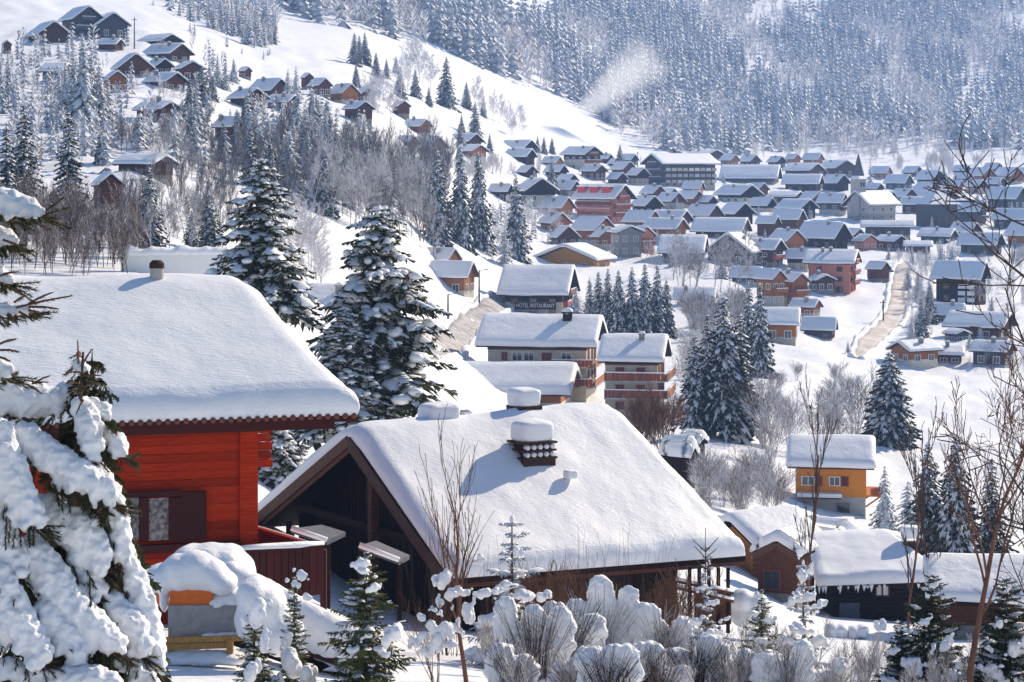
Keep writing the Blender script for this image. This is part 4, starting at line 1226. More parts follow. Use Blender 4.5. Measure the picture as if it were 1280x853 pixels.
def bare_px(px, py, hpx, key, label, group=None, name='bare_tree', cat='tree', wide=1.0, d=None, dmin=60, rz=None):
    if d is None: d = dist_at(px, py, dmin)
    p = P(px, py, d)
    rng = random.Random(int(px * 13 + py))
    t = thing(name, label, cat, p, rng.uniform(0, 6.28) if rz is None else rz, group)
    for nm, me in BARE[key]:
        link(nm, me, t, scale=(hpx * d / F * wide, hpx * d / F * wide, hpx * d / F))
    return t
def bare_mass(name, label, spots, mat, seed, near=()):
    vv = []; ff = 0; tris = []
    var = []
    for k in range(5):
        T, B, W = bare(seed=seed + k, levels=2, kids=9, spread=0.6, r0=0.012, min_r=0.0034, seg=3, up=0.35, first=0.15)
        V = np.array([tuple(q) for mb_ in (T, B, W) for q in mb_.v]); fs = []; o_ = 0
        for mb_ in (T, B, W):
            fs += [tuple(i + o_ for i in f) for f in mb_.f if len(f) == 4]; o_ += len(mb_.v)
        var.append((V, np.array(fs)))
    rng = random.Random(seed); VV = []; FF = []; o_ = 0
    for px, py, hp, d in [(a, b_, c_, dist_at(a, b_, 90)) for a, b_, c_ in spots] + [(a, grow(a, e_) + 2, c_, e_) for a, e_, c_ in near]:
        p = P(px, py, d); h = hp * d / F; V, fs = var[rng.randrange(5)]
        a = rng.uniform(0, 6.28); c, s_ = math.cos(a) * h * .75, math.sin(a) * h * .75
        VV.append(V @ np.array([[c, s_, 0], [-s_, c, 0], [0, 0, h]]) + np.array(p)); FF.append(fs + o_); o_ += len(V)
    V = np.concatenate(VV); Fq = np.concatenate(FF)
    me = bpy.data.meshes.new(name)
    me.vertices.add(len(V)); me.vertices.foreach_set('co', V.astype(np.float32).ravel())
    me.loops.add(Fq.size); me.loops.foreach_set('vertex_index', Fq.astype(np.int32).ravel())
    me.polygons.add(len(Fq)); me.polygons.foreach_set('loop_start', np.arange(0, Fq.size, 4, dtype=np.int32))
    me.materials.append(MAT[mat]); me.update(calc_edges=True)
    tag(link(name, me), label, kind='stuff')
# brown thicket behind the red chalet roof
rng = random.Random(8)
bare_mass('brown_thicket', 'dense brown thicket with frosted twigs behind the red chalet roof', [(rng.uniform(-10, 172), rng.uniform(292, 345), rng.uniform(38, 78)) for _ in range(120)], 'frost_brown', 730)
for k in range(10):
    px = rng.uniform(0, 165); py = rng.uniform(305, 345)
    bare_px(px, py, rng.uniform(60, 100), ('brown', k % 2), 'taller brown leafless bush in the thicket behind the red chalet roof', 'brown bushes behind the red chalet', 'bare_shrub', 'shrub', wide=0.7)
for k in range(9):
    px = 165 + k * 13 + rng.uniform(-5, 5)
    bare_px(px, rng.uniform(300, 318), rng.uniform(45, 75), ('frost', k % 4), 'thin frosted bare tree between thicket and garden fence', 'frosted bare trees by the garden fence', wide=0.8)
rng = random.Random(61)
sp = []
while len(sp) < 210:
    px = rng.uniform(300, 560); py = rng.uniform(190, 315)
    if py < 182 + (px - 300) * 0.12 or py > 235 + (px - 300) * 0.30: continue
    sp.append((px, py, rng.uniform(34, 62)))
while len(sp) < 380:
    px = rng.uniform(150, 300); py = rng.uniform(165, 300)
    if any(l - 2 < px < r + 2 and yp < py < yb + 22 for l, r, yp, yb, d in HOUSES if l < 470): continue
    sp.append((px, py, rng.uniform(22, 42)))
bare_mass('bare_wood', 'dim frosted leafless wood filling the dip below the hillside chalets', sp, 'dip_twig', 700)
sp = []
while len(sp) < 300:
    px = rng.uniform(560, 1285); py = rng.uniform(205, 330)
    if py > 215 + 0.35 * (px - 560) or any(l - 1 < px < r + 1 and yp - 2 < py < yb + 12 for l, r, yp, yb, d in HOUSES): continue
    sp.append((px, py, rng.uniform(8, 18)))
while len(sp) < 390:
    px = rng.uniform(1130, 1290); py = rng.uniform(330, 465)
    if any(l - 1 < px < r + 1 and yp - 2 < py < yb + 12 for l, r, yp, yb, d in HOUSES): continue
    sp.append((px, py, rng.uniform(14, 28)))
while len(sp) < 450:
    px = rng.uniform(940, 1290); sp.append((px, rng.uniform(186, 206), rng.uniform(12, 26)))
while len(sp) < 640:
    px = rng.uniform(0, 430); py = rng.uniform(60, 200)
    if py < 45 + (px - 190) * .4 or any(l - 1 < px < r + 1 and yp - 2 < py < yb + 10 for l, r, yp, yb, d in HOUSES): continue
    sp.append((px, py, rng.uniform(7, 17)))
while len(sp) < 641:
    px = rng.uniform(940, 1130); sp.append((px, rng.uniform(188, 200), rng.uniform(12, 26)))
bare_mass('frosted_garden_trees', 'pale frosted bushes and garden trees between the houses', sp, 'frost_pale', 710)
# frosted wood of bare trees in the dip, centre left
for k in range(46):
    px = rng.uniform(385, 545); py = 262 + (px - 385) * 0.28 + rng.uniform(-42, 16)
    bare_px(px, py, rng.uniform(52, 82), ('frost', k % 4) if rng.random() < .7 else ('pale', k % 3), 'frosted leafless tree in the bare wood of the dip', 'frosted bare wood in the dip', wide=0.75)
for k in range(10):
    bare_px(rng.uniform(342, 410), rng.uniform(330, 385), rng.uniform(60, 95), ('pale', k % 3), 'snowy leafless tree between the two large near spruces', 'snowy bare trees between the large spruces', wide=0.9)
for k in range(16):
    px = rng.uniform(170, 260); 
    bare_px(px, 160 + rng.uniform(20, 75), rng.uniform(28, 48), ('frost', k % 4), 'frosted birch below the lone brown chalet on the hillside', 'frosted birches on the left hillside', wide=0.7)
for k in range(14):
    px = rng.uniform(590, 655); bare_px(px, 125 + (px - 590) * 0.45 + rng.uniform(0, 30), rng.uniform(26, 40), ('pale', k % 3), 'pale frosted birch on the slope below the forest edge', 'pale birches at the forest edge', wide=0.7)
for k in range(6):
    bare_px(rng.uniform(500, 545), rng.uniform(95, 130), rng.uniform(40, 55), ('pale', k % 3), 'pale birch beside the dark slope spruces', 'pale birches beside the slope spruces', wide=0.8)
for k in range(12):
    bare_px(rng.uniform(455, 490), rng.uniform(125, 155), rng.uniform(24, 38), ('pale', k % 3), 'pale bush beside the orange gabled hillside chalet', 'pale bushes beside the orange gabled chalet', wide=1.0)
for k in range(22):
    bare_px(rng.uniform(820, 935), rng.uniform(340, 372), rng.uniform(40, 62), ('frost', k % 4), 'frosted leafless tree in front of the grey roofed barn', 'frosted bare trees before the grey barn', wide=0.85)
for k in range(8):
    bare_px(rng.uniform(845, 885), rng.uniform(500, 530), rng.uniform(70, 110), ('pale', k % 3), 'snow coated leafless tree left of the tall field spruces', 'snow coated bare trees by the field spruces', wide=0.8, d=None)
for k in range(14):
    px = rng.uniform(950, 1070); bare_px(px, rng.uniform(545, 585), rng.uniform(55, 90), ('frost_thicket', k % 2) if rng.random() < .5 else ('frost', k % 4), 'frosted leafless shrub on the bank behind the orange hut', 'frosted shrubs behind the orange hut', 'bare_shrub', 'shrub', wide=0.9)
for k in range(16):
    bare_px(rng.uniform(865, 985), rng.uniform(610, 655), rng.uniform(38, 62), ('frost_thicket', k % 2), 'frosted shrub on the bank between big roof and orange hut', 'frosted shrubs on the bank', 'bare_shrub', 'shrub')
for k in range(12):
    bare_px(rng.uniform(800, 840), rng.uniform(540, 565), rng.uniform(38, 62), ('thicket', k % 3), 'reddish brown bush behind the big snow roof', 'reddish bushes behind the big snow roof', 'bare_shrub', 'shrub', d=200)
for k in range(16):
    bare_px(rng.uniform(1195, 1290), rng.uniform(335, 460), rng.uniform(26, 44), ('frost', k % 4), 'frosted tree among the flat roofs at the right edge', 'frosted trees by the right hand roofs', wide=0.9)
for k in range(10):
    bare_px(rng.uniform(960, 1190), 198 + rng.uniform(-4, 10), rng.uniform(16, 28), ('pale', k % 3), 'pale frosted tree at the foot of the mountain wood', 'pale trees at the foot of the wood', wide=0.9)
for k in range(8):
    bare_px(rng.uniform(655, 700), rng.uniform(272, 300), rng.uniform(22, 36), ('pale', k % 3), 'pale frosted tree left of the pink hotel', 'pale trees left of the pink hotel', wide=0.9)
for k in range(12):
    bare_px(rng.uniform(855, 925), rng.uniform(395, 430), rng.uniform(30, 52), ('frost_thicket', k % 2), 'frosted shrub below the low grey shed by the road', 'frosted shrubs below the grey shed', 'bare_shrub', 'shrub')
for k in range(9):
    bare_px(1010 + rng.uniform(-45, 60), rng.uniform(470, 520), rng.uniform(18, 30), ('frost_thicket', k % 2), 'little frosted bush on the edge of the open field', 'little bushes on the open field', 'bare_shrub', 'shrub')
for k in range(26):
    px = rng.uniform(20, 330); bare_px(px, rng.uniform(60, 190) + 0.05 * px, rng.uniform(12, 24), ('pale', k % 3), 'snowy bush between the chalets of the left hillside', 'snowy bushes on the left hillside', 'bare_shrub', 'shrub', wide=1.3)

# ------------------------------------------------------------------ close range helpers
def wb(mb, name, mats, root, parent=None, smooth=False):
    """mesh given in world coordinates, stored relative to its thing (things here are not rotated)"""
    o = root.location
    mb.v = [(x - o.x, y - o.y, z - o.z) for x, y, z in mb.v]
    return mb.build(name, mats, parent or root, smooth)

def ray_plane(px, py, q, n):
    D = Vector(((px - 640) / F, 1.0, -(py - YH) / F))
    return D * (q.dot(n) / D.dot(n))

PENDING = []
def blob(name, parts, mat='snow_soft', voxel=0.05, noise=0.03, nsize=0.25, parent=None, root=None, smooth=4):
    """soft snow: ellipsoids fused by a voxel remesh. parts: (centre, radii[, rotation])"""
    mb = MB()
    for p in parts:
        mb.ell(p[0], p[1], 14, 9, p[2] if len(p) > 2 else None)
    if root is not None:
        o_ = root.location
        mb.v = [(x - o_.x, y - o_.y, z - o_.z) for x, y, z in mb.v]
    o = mb.build(name, mat, parent if parent is not None else root, True)
    m_ = o.modifiers.new('r', 'REMESH'); m_.mode = 'VOXEL'; m_.voxel_size = voxel; m_.use_smooth_shade = True
    s_ = o.modifiers.new('s', 'SMOOTH'); s_.factor = 0.6; s_.iterations = smooth
    if noise:
        tx = bpy.data.textures.new('lump', 'CLOUDS'); tx.noise_scale = nsize; tx.noise_depth = 2
        d_ = o.modifiers.new('d', 'DISPLACE'); d_.texture = tx; d_.strength = noise * 2; d_.mid_level = 0.5; d_.texture_coords = 'LOCAL'
    PENDING.append(o)
    return o

def chain(pts, rads, flat=1.0, step=0.5):
    """ellipsoids strung along a polyline, for one snow laden bough"""
    out = []
    for k in range(len(pts) - 1):
        a, b_ = Vector(pts[k]), Vector(pts[k + 1]); ra, rb = rads[k], rads[k + 1]
        n = max(1, int((b_ - a).length / (max(ra, rb) * step)))
        for q in range(n + (1 if k == len(pts) - 2 else 0)):
            f = q / n
            r_ = ra + (rb - ra) * f
            out.append((a.lerp(b_, f), (r_, r_, r_ * flat)))
    return out

def near_roof(root, name, A, B, Cc, D, A2, B2, thick, nu=90, nv=34, edge=0.5, eave=0.35, over=0.10, mat='snow_roof', seed=1.0, ridge_soft=0.12, wave=0.05):
    """blanket of snow over two roof slopes. front eave D->Cc, ridge A->B, back eave D2=A2->B2 (left -> right)"""
    rows = []
    vsn = [(-1 + 2 * k / (2 * nv)) for k in range(2 * nv + 1)]
    Lr = (Cc - D).length
    def base(u, v):
        r_ = A.lerp(B, u)
        e_ = D.lerp(Cc, u) if v < 0 else A2.lerp(B2, u)
        return r_.lerp(e_, abs(v))
    hs = [(A - D).length, (A - A2).length]
    def ease(t): return t
    us = []
    for k in range(nu + 1):
        t = k / nu
        us.append(t)
    # closer rows at the rims
    us = sorted(set([0, .002, .006, .012, .02, .03] + [1 - x for x in (0, .002, .006, .012, .02, .03)] + us))
    vsn = sorted(set([-1, -.996, -.985, -.97, -.95, -.93, 1, .996, .985, .97, .95, .93] + vsn))
    for v in vsn:
        row = []
        for u in us:
            p = base(u, v)
            du = min(u, 1 - u) * Lr; dv = (1 - abs(v)) * (hs[0] if v < 0 else hs[1])
            fu = math.sqrt(max(0, 1 - (1 - min(du / edge, 1)) ** 2)); fv = math.sqrt(max(0, 1 - (1 - min(dv / eave, 1)) ** 2))
            f = fu * fv
            t_ = thick * f * (1 + .06 * fbm(Vector((p.x * .22 + seed, p.y * .5, 2.0)), 2))
            if f > 0.5:
                t_ += wave * thick * 2 * fbm(Vector((p.x * .35 + seed, p.y * .35, seed * 3)), 3) * (f - .5) * 2
            t_ -= ridge_soft * math.exp(-(abs(v) * hs[0] / 0.5) ** 2)
            ou = (over if u > .5 else -over) * (1 - fu) ** 0 * (1 if du < edge else 0)
            q = p + Vector((0, 0, t_))
            # swell out over the rim half way up
            sw = over * (1 + 1.1 * fbm(Vector((p.x * .9, p.y * .9, seed)), 3)) * math.sin(math.pi * min(f, 1.0)) if f < 1 else 0
            if du < edge: q += (Cc - D).normalized() * (sw if u > .5 else -sw)
            if dv < eave:
                e_ = (D.lerp(Cc, u) - A.lerp(B, u)) if v < 0 else (A2.lerp(B2, u) - A.lerp(B, u)); e_.z = 0
                q += e_.normalized() * sw
            row.append(q)
        rows.append(row)
    mb = MB(); mb.grid(rows)
    return wb(mb, name, mat, root, smooth=True)

def deck(root, name, A, B, Cc, D, A2, B2, td, mat):
    mb = MB()
    dz = Vector((0, 0, -td)); e = Vector((0, 0, -0.004))
    for (a, b_, c, d) in ((A, B, Cc, D), (A, B, B2, A2)):
        q = [a + e, b_ + e, c + e, d + e, a + dz, b_ + dz, c + dz, d + dz]
        mb.add(q, [(0, 1, 2, 3), (7, 6, 5, 4), (0, 4, 5, 1), (1, 5, 6, 2), (2, 6, 7, 3), (3, 7, 4, 0)])
    return wb(mb, name, mat, root)

# ------------------------------------------------------------------ the red chalet, left
b_ = R(17); r1 = Vector((math.cos(b_), math.sin(b_), 0)); n1 = Vector((-math.sin(b_), math.cos(b_), 0))
E = P(447, 519, 57.0)
t = thing('red_chalet', 'large red timber chalet with thick smooth snow roof in the left foreground', 'chalet', (E.x - 7, E.y + 4, G(250, 60).z))
RED = t
C1 = E; D1 = E - r1 * 17
B1 = E + n1 * 6.0 - r1 * 1.75 + Vector((0, 0, 2.78)); A1 = D1 + n1 * 6.0 + Vector((0, 0, 2.78))
B12 = E + n1 * 12.0 - r1 * 0.6 - Vector((0, 0, 0.1)); A12 = D1 + n1 * 12.0
deck(t, 'roof', A1, B1, C1, D1, A12, B12, 0.16, 'deep_red_wood')
near_roof(t, 'roof_snow', A1, B1, C1, D1, A12, B12, 0.70, nu=110, edge=0.75, eave=0.42, over=0.10, seed=2.0, wave=.035)
mb = MB(); mb.beam(D1 + n1 * 0.25 + Vector((0, 0, -0.20)), C1 + n1 * 0.25 - r1 * 0.55 + Vector((0, 0, -0.20)), 0.08, 0.30); wb(mb, 'fascia', 'deep_red_wood', t)
tm = MB(); tm.tube([(0, -0.05, 0), (0, 0.3, 0)], [0.075, 0.075], 8); tile_me = tm.mesh('tile', 'tile_edge', True)
for k in range(72):
    o = link('tile', tile_me, t, (C1 - r1 * (0.1 + 0.225 * k) + Vector((0, 0, -0.015)) - t.location), b_)
# front wall: one board above the other
wq = E + n1 * 1.3; 
CR = wq - r1 * 2.35
ztop = E.z + 0.34
bmm = MB(); bmm.box((0, 0, 0), (14.0, 0.10, 0.212)); bmesh_me = bmm.mesh('board', 'red_wood')
for k in range(24):
    link('board', bmesh_me, t, CR - r1 * 7.0 + Vector((0, 0, ztop - 0.11 - 0.22 * k - CR.z)) + n1 * (0.05 + 0.006 * ((k * 7) % 3)) - t.location, b_)
mb = MB()
c_ = CR - r1 * 7.0 + n1 * 4.7; c_.z = ztop - 3.5
mb.box(c_, (13.9, 9.1, 7.2), Matrix.Rotation(b_, 3, 'Z')); wb(mb, 'wall', 'red_wood', t)
mb = MB(); c_ = CR - r1 * 0.22 - n1 * 0.03; mb.box((c_.x, c_.y, ztop - 2.6), (0.46, 0.16, 5.2), Matrix.Rotation(b_, 3, 'Z')); wb(mb, 'corner_post', 'red_wood', t)
lm = MB(); lm.box((0, 0, 0), (0.42, 0.2, 0.19)); lme = lm.mesh('log_end', 'red_wood')
for k in range(8):
    link('log_end', lme, t, CR + r1 * (0.16 + 0.05 * (k % 2)) + n1 * 0.15 + Vector((0, 0, ztop - 0.12 - 0.22 * k - CR.z)) - t.location, b_)
# bracket under the eave
mb = MB(); mb.beam(CR + Vector((0, 0, ztop - 0.25 - CR.z)), CR - n1 * 1.1 + Vector((0, 0, ztop - 0.15 - CR.z)), 0.18, 0.22); wb(mb, 'bracket', 'deep_red_wood', t)
# window, shutter, sill
fw = wq - n1 * 0.06
def on_front(px, py, off=0.0): return ray_plane(px, py, fw - n1 * off, n1)
def front_box(px0, px1, py0, py1, th, off, mat, name, parent=None):
    a = on_front(px0, py1, off); c = on_front(px1, py0, off)
    mb = MB(); m_ = (a + c) / 2
    mb.box(m_, (abs((c - a).dot(r1)), th, abs(c.z - a.z)), Matrix.Rotation(b_, 3, 'Z'))
    return wb(mb, name, mat, t, parent)
wf = front_box(146, 226, 613, 622, 0.12, 0.06, 'deep_red_wood', 'window_frame')
front_box(146, 153, 622, 676, 0.12, 0.06, 'deep_red_wood', 'jamb', wf); front_box(174, 186, 622, 676, 0.12, 0.06, 'deep_red_wood', 'mullion', wf)
front_box(211, 226, 622, 676, 0.12, 0.06, 'deep_red_wood', 'jamb', wf); front_box(140, 300, 676, 694, 0.22, 0.09, 'deep_red_wood', 'sill', wf)
front_box(153, 174, 622, 676, 0.03, 0.02, 'curtain_glass', 'pane', wf); front_box(186, 211, 622, 676, 0.03, 0.02, 'curtain_glass', 'pane', wf)
front_box(226, 258, 614, 676, 0.07, 0.07, 'deep_red_wood', 'shutter')
# stove pipe through the snow
q = ray_plane(196, 352, A1 + Vector((0, 0, 0.6)), (C1 - D1).cross(A1 - D1).normalized())
mb = MB(); mb.tube([q + Vector((0, 0, -0.7)), q + Vector((0, 0, 0.36))], [0.19, 0.19], 16)
pp = wb(mb, 'stove_pipe', 'pipe_metal', t, smooth=False)
mb = MB(); mb.tube([q + Vector((0, 0, 0.36)), q + Vector((0, 0, 0.50)), q + Vector((0, 0, 0.58))], [0.21, 0.20, 0.12], 16); wb(mb, 'pipe_cap', 'rust', t, pp)
# ---- its timber deck with a snowy rail
dk = thing('timber_deck', 'dark red timber deck with snow lined rail beside the red chalet', 'deck', P(350, 745, 57))
def board_run(root, a, b2, h, w_, mat, name='board', gap=0.03, th=0.04):
    d_ = b2 - a; Lh = Vector((d_.x, d_.y, 0)).length; n = max(2, int(Lh / w_)); ang = math.atan2(d_.y, d_.x)
    mbx = MB(); mbx.box((0, 0, 0), (Lh / n - gap, th, h)); me_ = mbx.mesh(name, mat)
    for k in range(n):
        p = a + d_ * ((k + 0.5) / n)
        link(name, me_, root, p - root.location + Vector((0, 0, -h / 2)), ang)
def rail(root, a, b2, snow=0.13):
    mb = MB(); mb.beam(a, b2, 0.14, 0.08); o = wb(mb, 'rail', 'deep_red_wood', root)
    mb = MB(); mb.tube([a + Vector((0, 0, .07)), a.lerp(b2, .3) + Vector((0, 0, .08)), a.lerp(b2, .7) + Vector((0, 0, .07)), b2 + Vector((0, 0, .07))], [snow * .6, snow * .7, snow * .75, snow * .5], 8); wb(mb, 'rail_snow', 'snow_soft', root, o, True)
a = P(296, 690, 56.2); c = P(404, 683, 58.2); e = P(306, 658, 62.5)
board_run(dk, a, c, 1.15, 0.22, 'deep_red_wood'); rail(dk, a, c)
board_run(dk, e, P(388, 682, 58.6), 0.9, 0.22, 'deep_red_wood'); rail(dk, e, P(388, 682, 58.6), 0.06)
mb = MB(); fl = [a, c, P(388, 682, 58.6), e]; mb.add([q + Vector((0, 0, -1.1)) for q in fl] + [q + Vector((0, 0, -1.25)) for q in fl], [(0, 1, 2, 3), (7, 6, 5, 4), (0, 4, 5, 1), (1, 5, 6, 2), (2, 6, 7, 3), (3, 7, 4, 0)]); wb(mb, 'floor', 'deep_red_wood', dk)
for q in (a, c, a.lerp(c, .5)):
    mb = MB(); mb.box((q.x, q.y + .1, q.z - 2.2), (0.16, 0.16, 4.2)); wb(mb, 'post', 'deep_red_wood', dk)

# ------------------------------------------------------------------ the chalet in the middle
Rf = P(563, 724, 70.0); Pk = P(437, 542, 75.3); Lf = P(306, 655, 81.5); Rb = P(764, 514, 80.7); Eb = P(932, 695, 76.4)
r2 = Vector((Rb - Pk)); r2.z = 0; r2.normalize(); g2 = Vector((-r2.y, r2.x, 0))
Lb = Lf + (Eb - Rf) * 0.95
t = thing('gabled_chalet', 'broad snow roofed chalet with dark open gable in the centre foreground', 'chalet', (0, 77, G(600, 77).z))
MIDC = t
deck(t, 'roof', Pk, Rb, Eb, Rf, Lf, Lb, 0.18, 'dark_wood')
near_roof(t, 'roof_snow', Pk, Rb, Eb, Rf, Lf, Lb, 0.58, nu=110, edge=0.55, eave=0.38, over=0.08, seed=7.0, wave=0.07, ridge_soft=0.22)
mb = MB(); mb.beam(Rf + Vector((0, 0, -0.22)) + g2 * 0.2, Eb + Vector((0, 0, -0.22)) + g2 * 0.2, 0.07, 0.24); wb(mb, 'fascia', 'brown_wood', t)
for (u_, v_) in ((Rf, Pk), (Lf, Pk)):
    mb = MB(); dd = (v_ - u_).normalized()
    mb.beam(u_ - dd * 0.25 - r2 * 0.06 + Vector((0, 0, -0.26)), v_ - r2 * 0.06 + Vector((0, 0, -0.26)), 0.07, 0.36, up=(0, 0, 1)); bb = wb(mb, 'bargeboard', 'barge_wood', t)
    mb = MB(); mb.beam(u_ + r2 * 0.02 + Vector((0, 0, -0.48)), v_ + r2 * 0.02 + Vector((0, 0, -0.48)), 0.06, 0.26); wb(mb, 'lower_board', 'brown_wood', t, bb)
zb = G(600, 77).z - 1.0
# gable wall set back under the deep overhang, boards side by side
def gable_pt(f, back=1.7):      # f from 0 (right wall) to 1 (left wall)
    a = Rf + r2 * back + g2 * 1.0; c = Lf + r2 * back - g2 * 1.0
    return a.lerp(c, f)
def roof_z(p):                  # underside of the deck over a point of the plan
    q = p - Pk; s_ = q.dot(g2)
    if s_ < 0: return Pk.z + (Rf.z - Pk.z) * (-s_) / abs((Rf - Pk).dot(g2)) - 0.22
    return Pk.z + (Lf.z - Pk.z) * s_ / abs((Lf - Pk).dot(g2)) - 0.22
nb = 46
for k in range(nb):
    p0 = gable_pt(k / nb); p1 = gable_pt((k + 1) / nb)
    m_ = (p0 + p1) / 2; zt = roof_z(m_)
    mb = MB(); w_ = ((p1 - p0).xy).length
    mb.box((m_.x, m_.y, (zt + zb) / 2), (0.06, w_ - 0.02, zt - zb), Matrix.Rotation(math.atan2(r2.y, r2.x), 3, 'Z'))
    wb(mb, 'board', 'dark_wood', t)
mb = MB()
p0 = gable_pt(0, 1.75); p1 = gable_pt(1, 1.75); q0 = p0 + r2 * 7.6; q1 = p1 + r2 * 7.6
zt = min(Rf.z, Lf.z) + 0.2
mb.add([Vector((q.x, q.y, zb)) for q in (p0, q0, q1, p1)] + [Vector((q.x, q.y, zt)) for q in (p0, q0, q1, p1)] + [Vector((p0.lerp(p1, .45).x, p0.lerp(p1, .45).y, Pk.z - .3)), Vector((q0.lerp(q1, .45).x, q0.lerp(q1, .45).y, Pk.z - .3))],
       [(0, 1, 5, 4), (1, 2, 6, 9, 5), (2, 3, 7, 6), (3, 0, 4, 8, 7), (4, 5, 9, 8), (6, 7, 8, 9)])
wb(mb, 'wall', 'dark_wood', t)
# king post and cross beam in the gable
q = Pk + r2 * 0.35 - g2 * 1.05
mb = MB(); mb.box((q.x, q.y, Pk.z - 2.75), (0.28, 0.28, 3.6), Matrix.Rotation(math.atan2(r2.y, r2.x), 3, 'Z')); wb(mb, 'post', 'brown_wood', t)
mb = MB(); mb.beam(Rf.lerp(Pk, .42) + r2 * .5 + Vector((0, 0, -.9)), Lf.lerp(Pk, .42) + r2 * .5 + Vector((0, 0, -.7)), 0.2, 0.24); wb(mb, 'cross_beam', 'dark_wood', t)
for f in (0.12, 0.88):
    q = Rf.lerp(Lf, f) + r2 * 0.9
    mb = MB(); mb.box((q.x, q.y, (roof_z(q) + zb) / 2 - .3), (0.22, 0.22, roof_z(q) - zb - .3)); wb(mb, 'post', 'brown_wood', t)
# small metal roofs in the shade of the gable
for quad, dq in (([(364, 661), (402, 656), (432, 665), (409, 676)], 68.5), ([(449, 682), (470, 676), (512, 694), (499, 701)], 67.5)):
    top = [P(x, y, dq + (0 if k in (0, 3) else 1.6)) for k, (x, y) in enumerate(quad)]
    mb = MB(); mb.add(top + [p - Vector((0, 0, .14)) for p in top], [(3, 2, 1, 0), (4, 5, 6, 7), (0, 1, 5, 4), (1, 2, 6, 5), (2, 3, 7, 6), (3, 0, 4, 7)]); pr_ = wb(mb, 'porch_roof', 'slate', t)
    mb = MB(); mb.tube([top[0] + Vector((0, 0, .02)), top[3] + Vector((0, 0, .02))], [0.10, 0.09], 6); wb(mb, 'snow_edge', 'snow_soft', t, pr_, True)
    for k in (0, 3):
        mb = MB(); mb.box((top[k].x, top[k].y + .3, top[k].z - 1.4), (.14, .14, 2.6)); wb(mb, 'porch_post', 'dark_wood', t, pr_)
# boards of the eave side wall
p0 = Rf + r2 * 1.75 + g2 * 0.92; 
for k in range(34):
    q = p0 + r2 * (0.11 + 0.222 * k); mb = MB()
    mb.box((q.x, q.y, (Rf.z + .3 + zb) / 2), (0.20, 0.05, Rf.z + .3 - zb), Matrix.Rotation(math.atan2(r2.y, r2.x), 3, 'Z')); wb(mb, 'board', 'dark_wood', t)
# chimneys
nrm = (Rb - Pk).cross(Rf - Pk).normalized()
Rm = Matrix.Rotation(math.atan2(r2.y, r2.x), 3, 'Z')
def rblock(c, s, e=0.45, nu=28, nv=14, rot=None, seed=0):
    """rounded block of snow"""
    vs_ = []; 
    def sg(x, p): return math.copysign(abs(x) ** p, x)
    mb = MB(); rows = []
    for j in range(nv + 1):
        ph = -math.pi / 2 + math.pi * j / nv; row = []
        for i in range(nu + 1):
            th = 2 * math.pi * i / nu
            v = Vector((sg(math.cos(ph), e) * sg(math.cos(th), e) * s[0] / 2, sg(math.cos(ph), e) * sg(math.sin(th), e) * s[1] / 2, sg(math.sin(ph), e) * s[2] / 2))
            v *= 1 + 0.09 * fbm(v * 1.3 + Vector((seed, 0, seed)), 2)
            if rot is not None: v = rot @ v
            row.append(v + Vector(c))
        rows.append(row)
    mb.grid(rows); return mb
q = ray_plane(665, 566, Pk + Vector((0, 0, 0.5)), nrm) + Vector((0, 0, -.68))
mb = MB(); mb.box(q + Vector((0, 0, 0.0)), (1.25, 1.05, 1.0), Rm); ch = wb(mb, 'chimney', 'rust', t)
zc = 0.5
mb = MB(); mb.box(q + Vector((0, 0, .54)), (1.34, 1.14, .07), Rm); mb.box(q + Vector((0, 0, .80)), (1.30, 1.10, .06), Rm); mb.box(q + Vector((0, 0, 1.06)), (1.34, 1.14, .07), Rm)
mb.box(q + Vector((0, 0, .78)), (1.0, 0.8, .5), Rm); wb(mb, 'cowl', 'rust', t, ch)
tl = MB(); tl.tube([(0, 0, 0), (0, 0.2, 0)], [0.085, 0.085], 8); tlm = tl.mesh('cowl_tile', 'white_paint', True)
tl2 = MB(); tl2.tube([(0, -0.012, 0), (0, 0.02, 0)], [0.05, 0.05], 8)
for row in (0.675, 0.93):
    for k in range(5):
        p = q + Rm @ Vector((-0.5 + 0.25 * k, -0.58, row))
        link('cowl_tile', tlm, ch, p - t.location, math.atan2(r2.y, r2.x))
wb(rblock(q + Vector((0, 0, 1.42)), (1.34, 1.14, .78), rot=Rm, seed=1), 'snow_cap', 'snow_roof', t, ch, True)
q = ray_plane(672, 522, Pk + Vector((0, 0, 0.5)), nrm) + g2 * 0.9 + Vector((0, 0, -.3))
mb = MB(); mb.box(q + Vector((0, 0, -.2)), (0.95, .9, 1.7), Rm); ch = wb(mb, 'chimney', 'rust', t)
wb(rblock(q + Vector((0, 0, .90)), (1.02, .95, .70), rot=Rm, seed=2), 'snow_cap', 'snow_roof', t, ch, True)
q = ray_plane(556, 516, Pk + Vector((0, 0, 0.5)), nrm) + g2 * 0.4 + Vector((0, 0, -.5))
mb = MB(); mb.box(q + Vector((0, 0, -.4)), (1.15, .9, 1.2), Rm); ch = wb(mb, 'chimney', 'rust', t)
wb(rblock(q + Vector((0, 0, .42)), (1.3, 1.1, .8), rot=Rm, seed=3), 'snow_cap', 'snow_roof', t, ch, True)
# little roof vent under a snow lump
q = ray_plane(713, 594, Pk + Vector((0, 0, 0.55)), nrm)
wb(rblock(q + Vector((0, 0, .02)), (0.42, .4, .3), rot=Rm, seed=4), 'roof_vent', 'snow_roof', t, None, True)

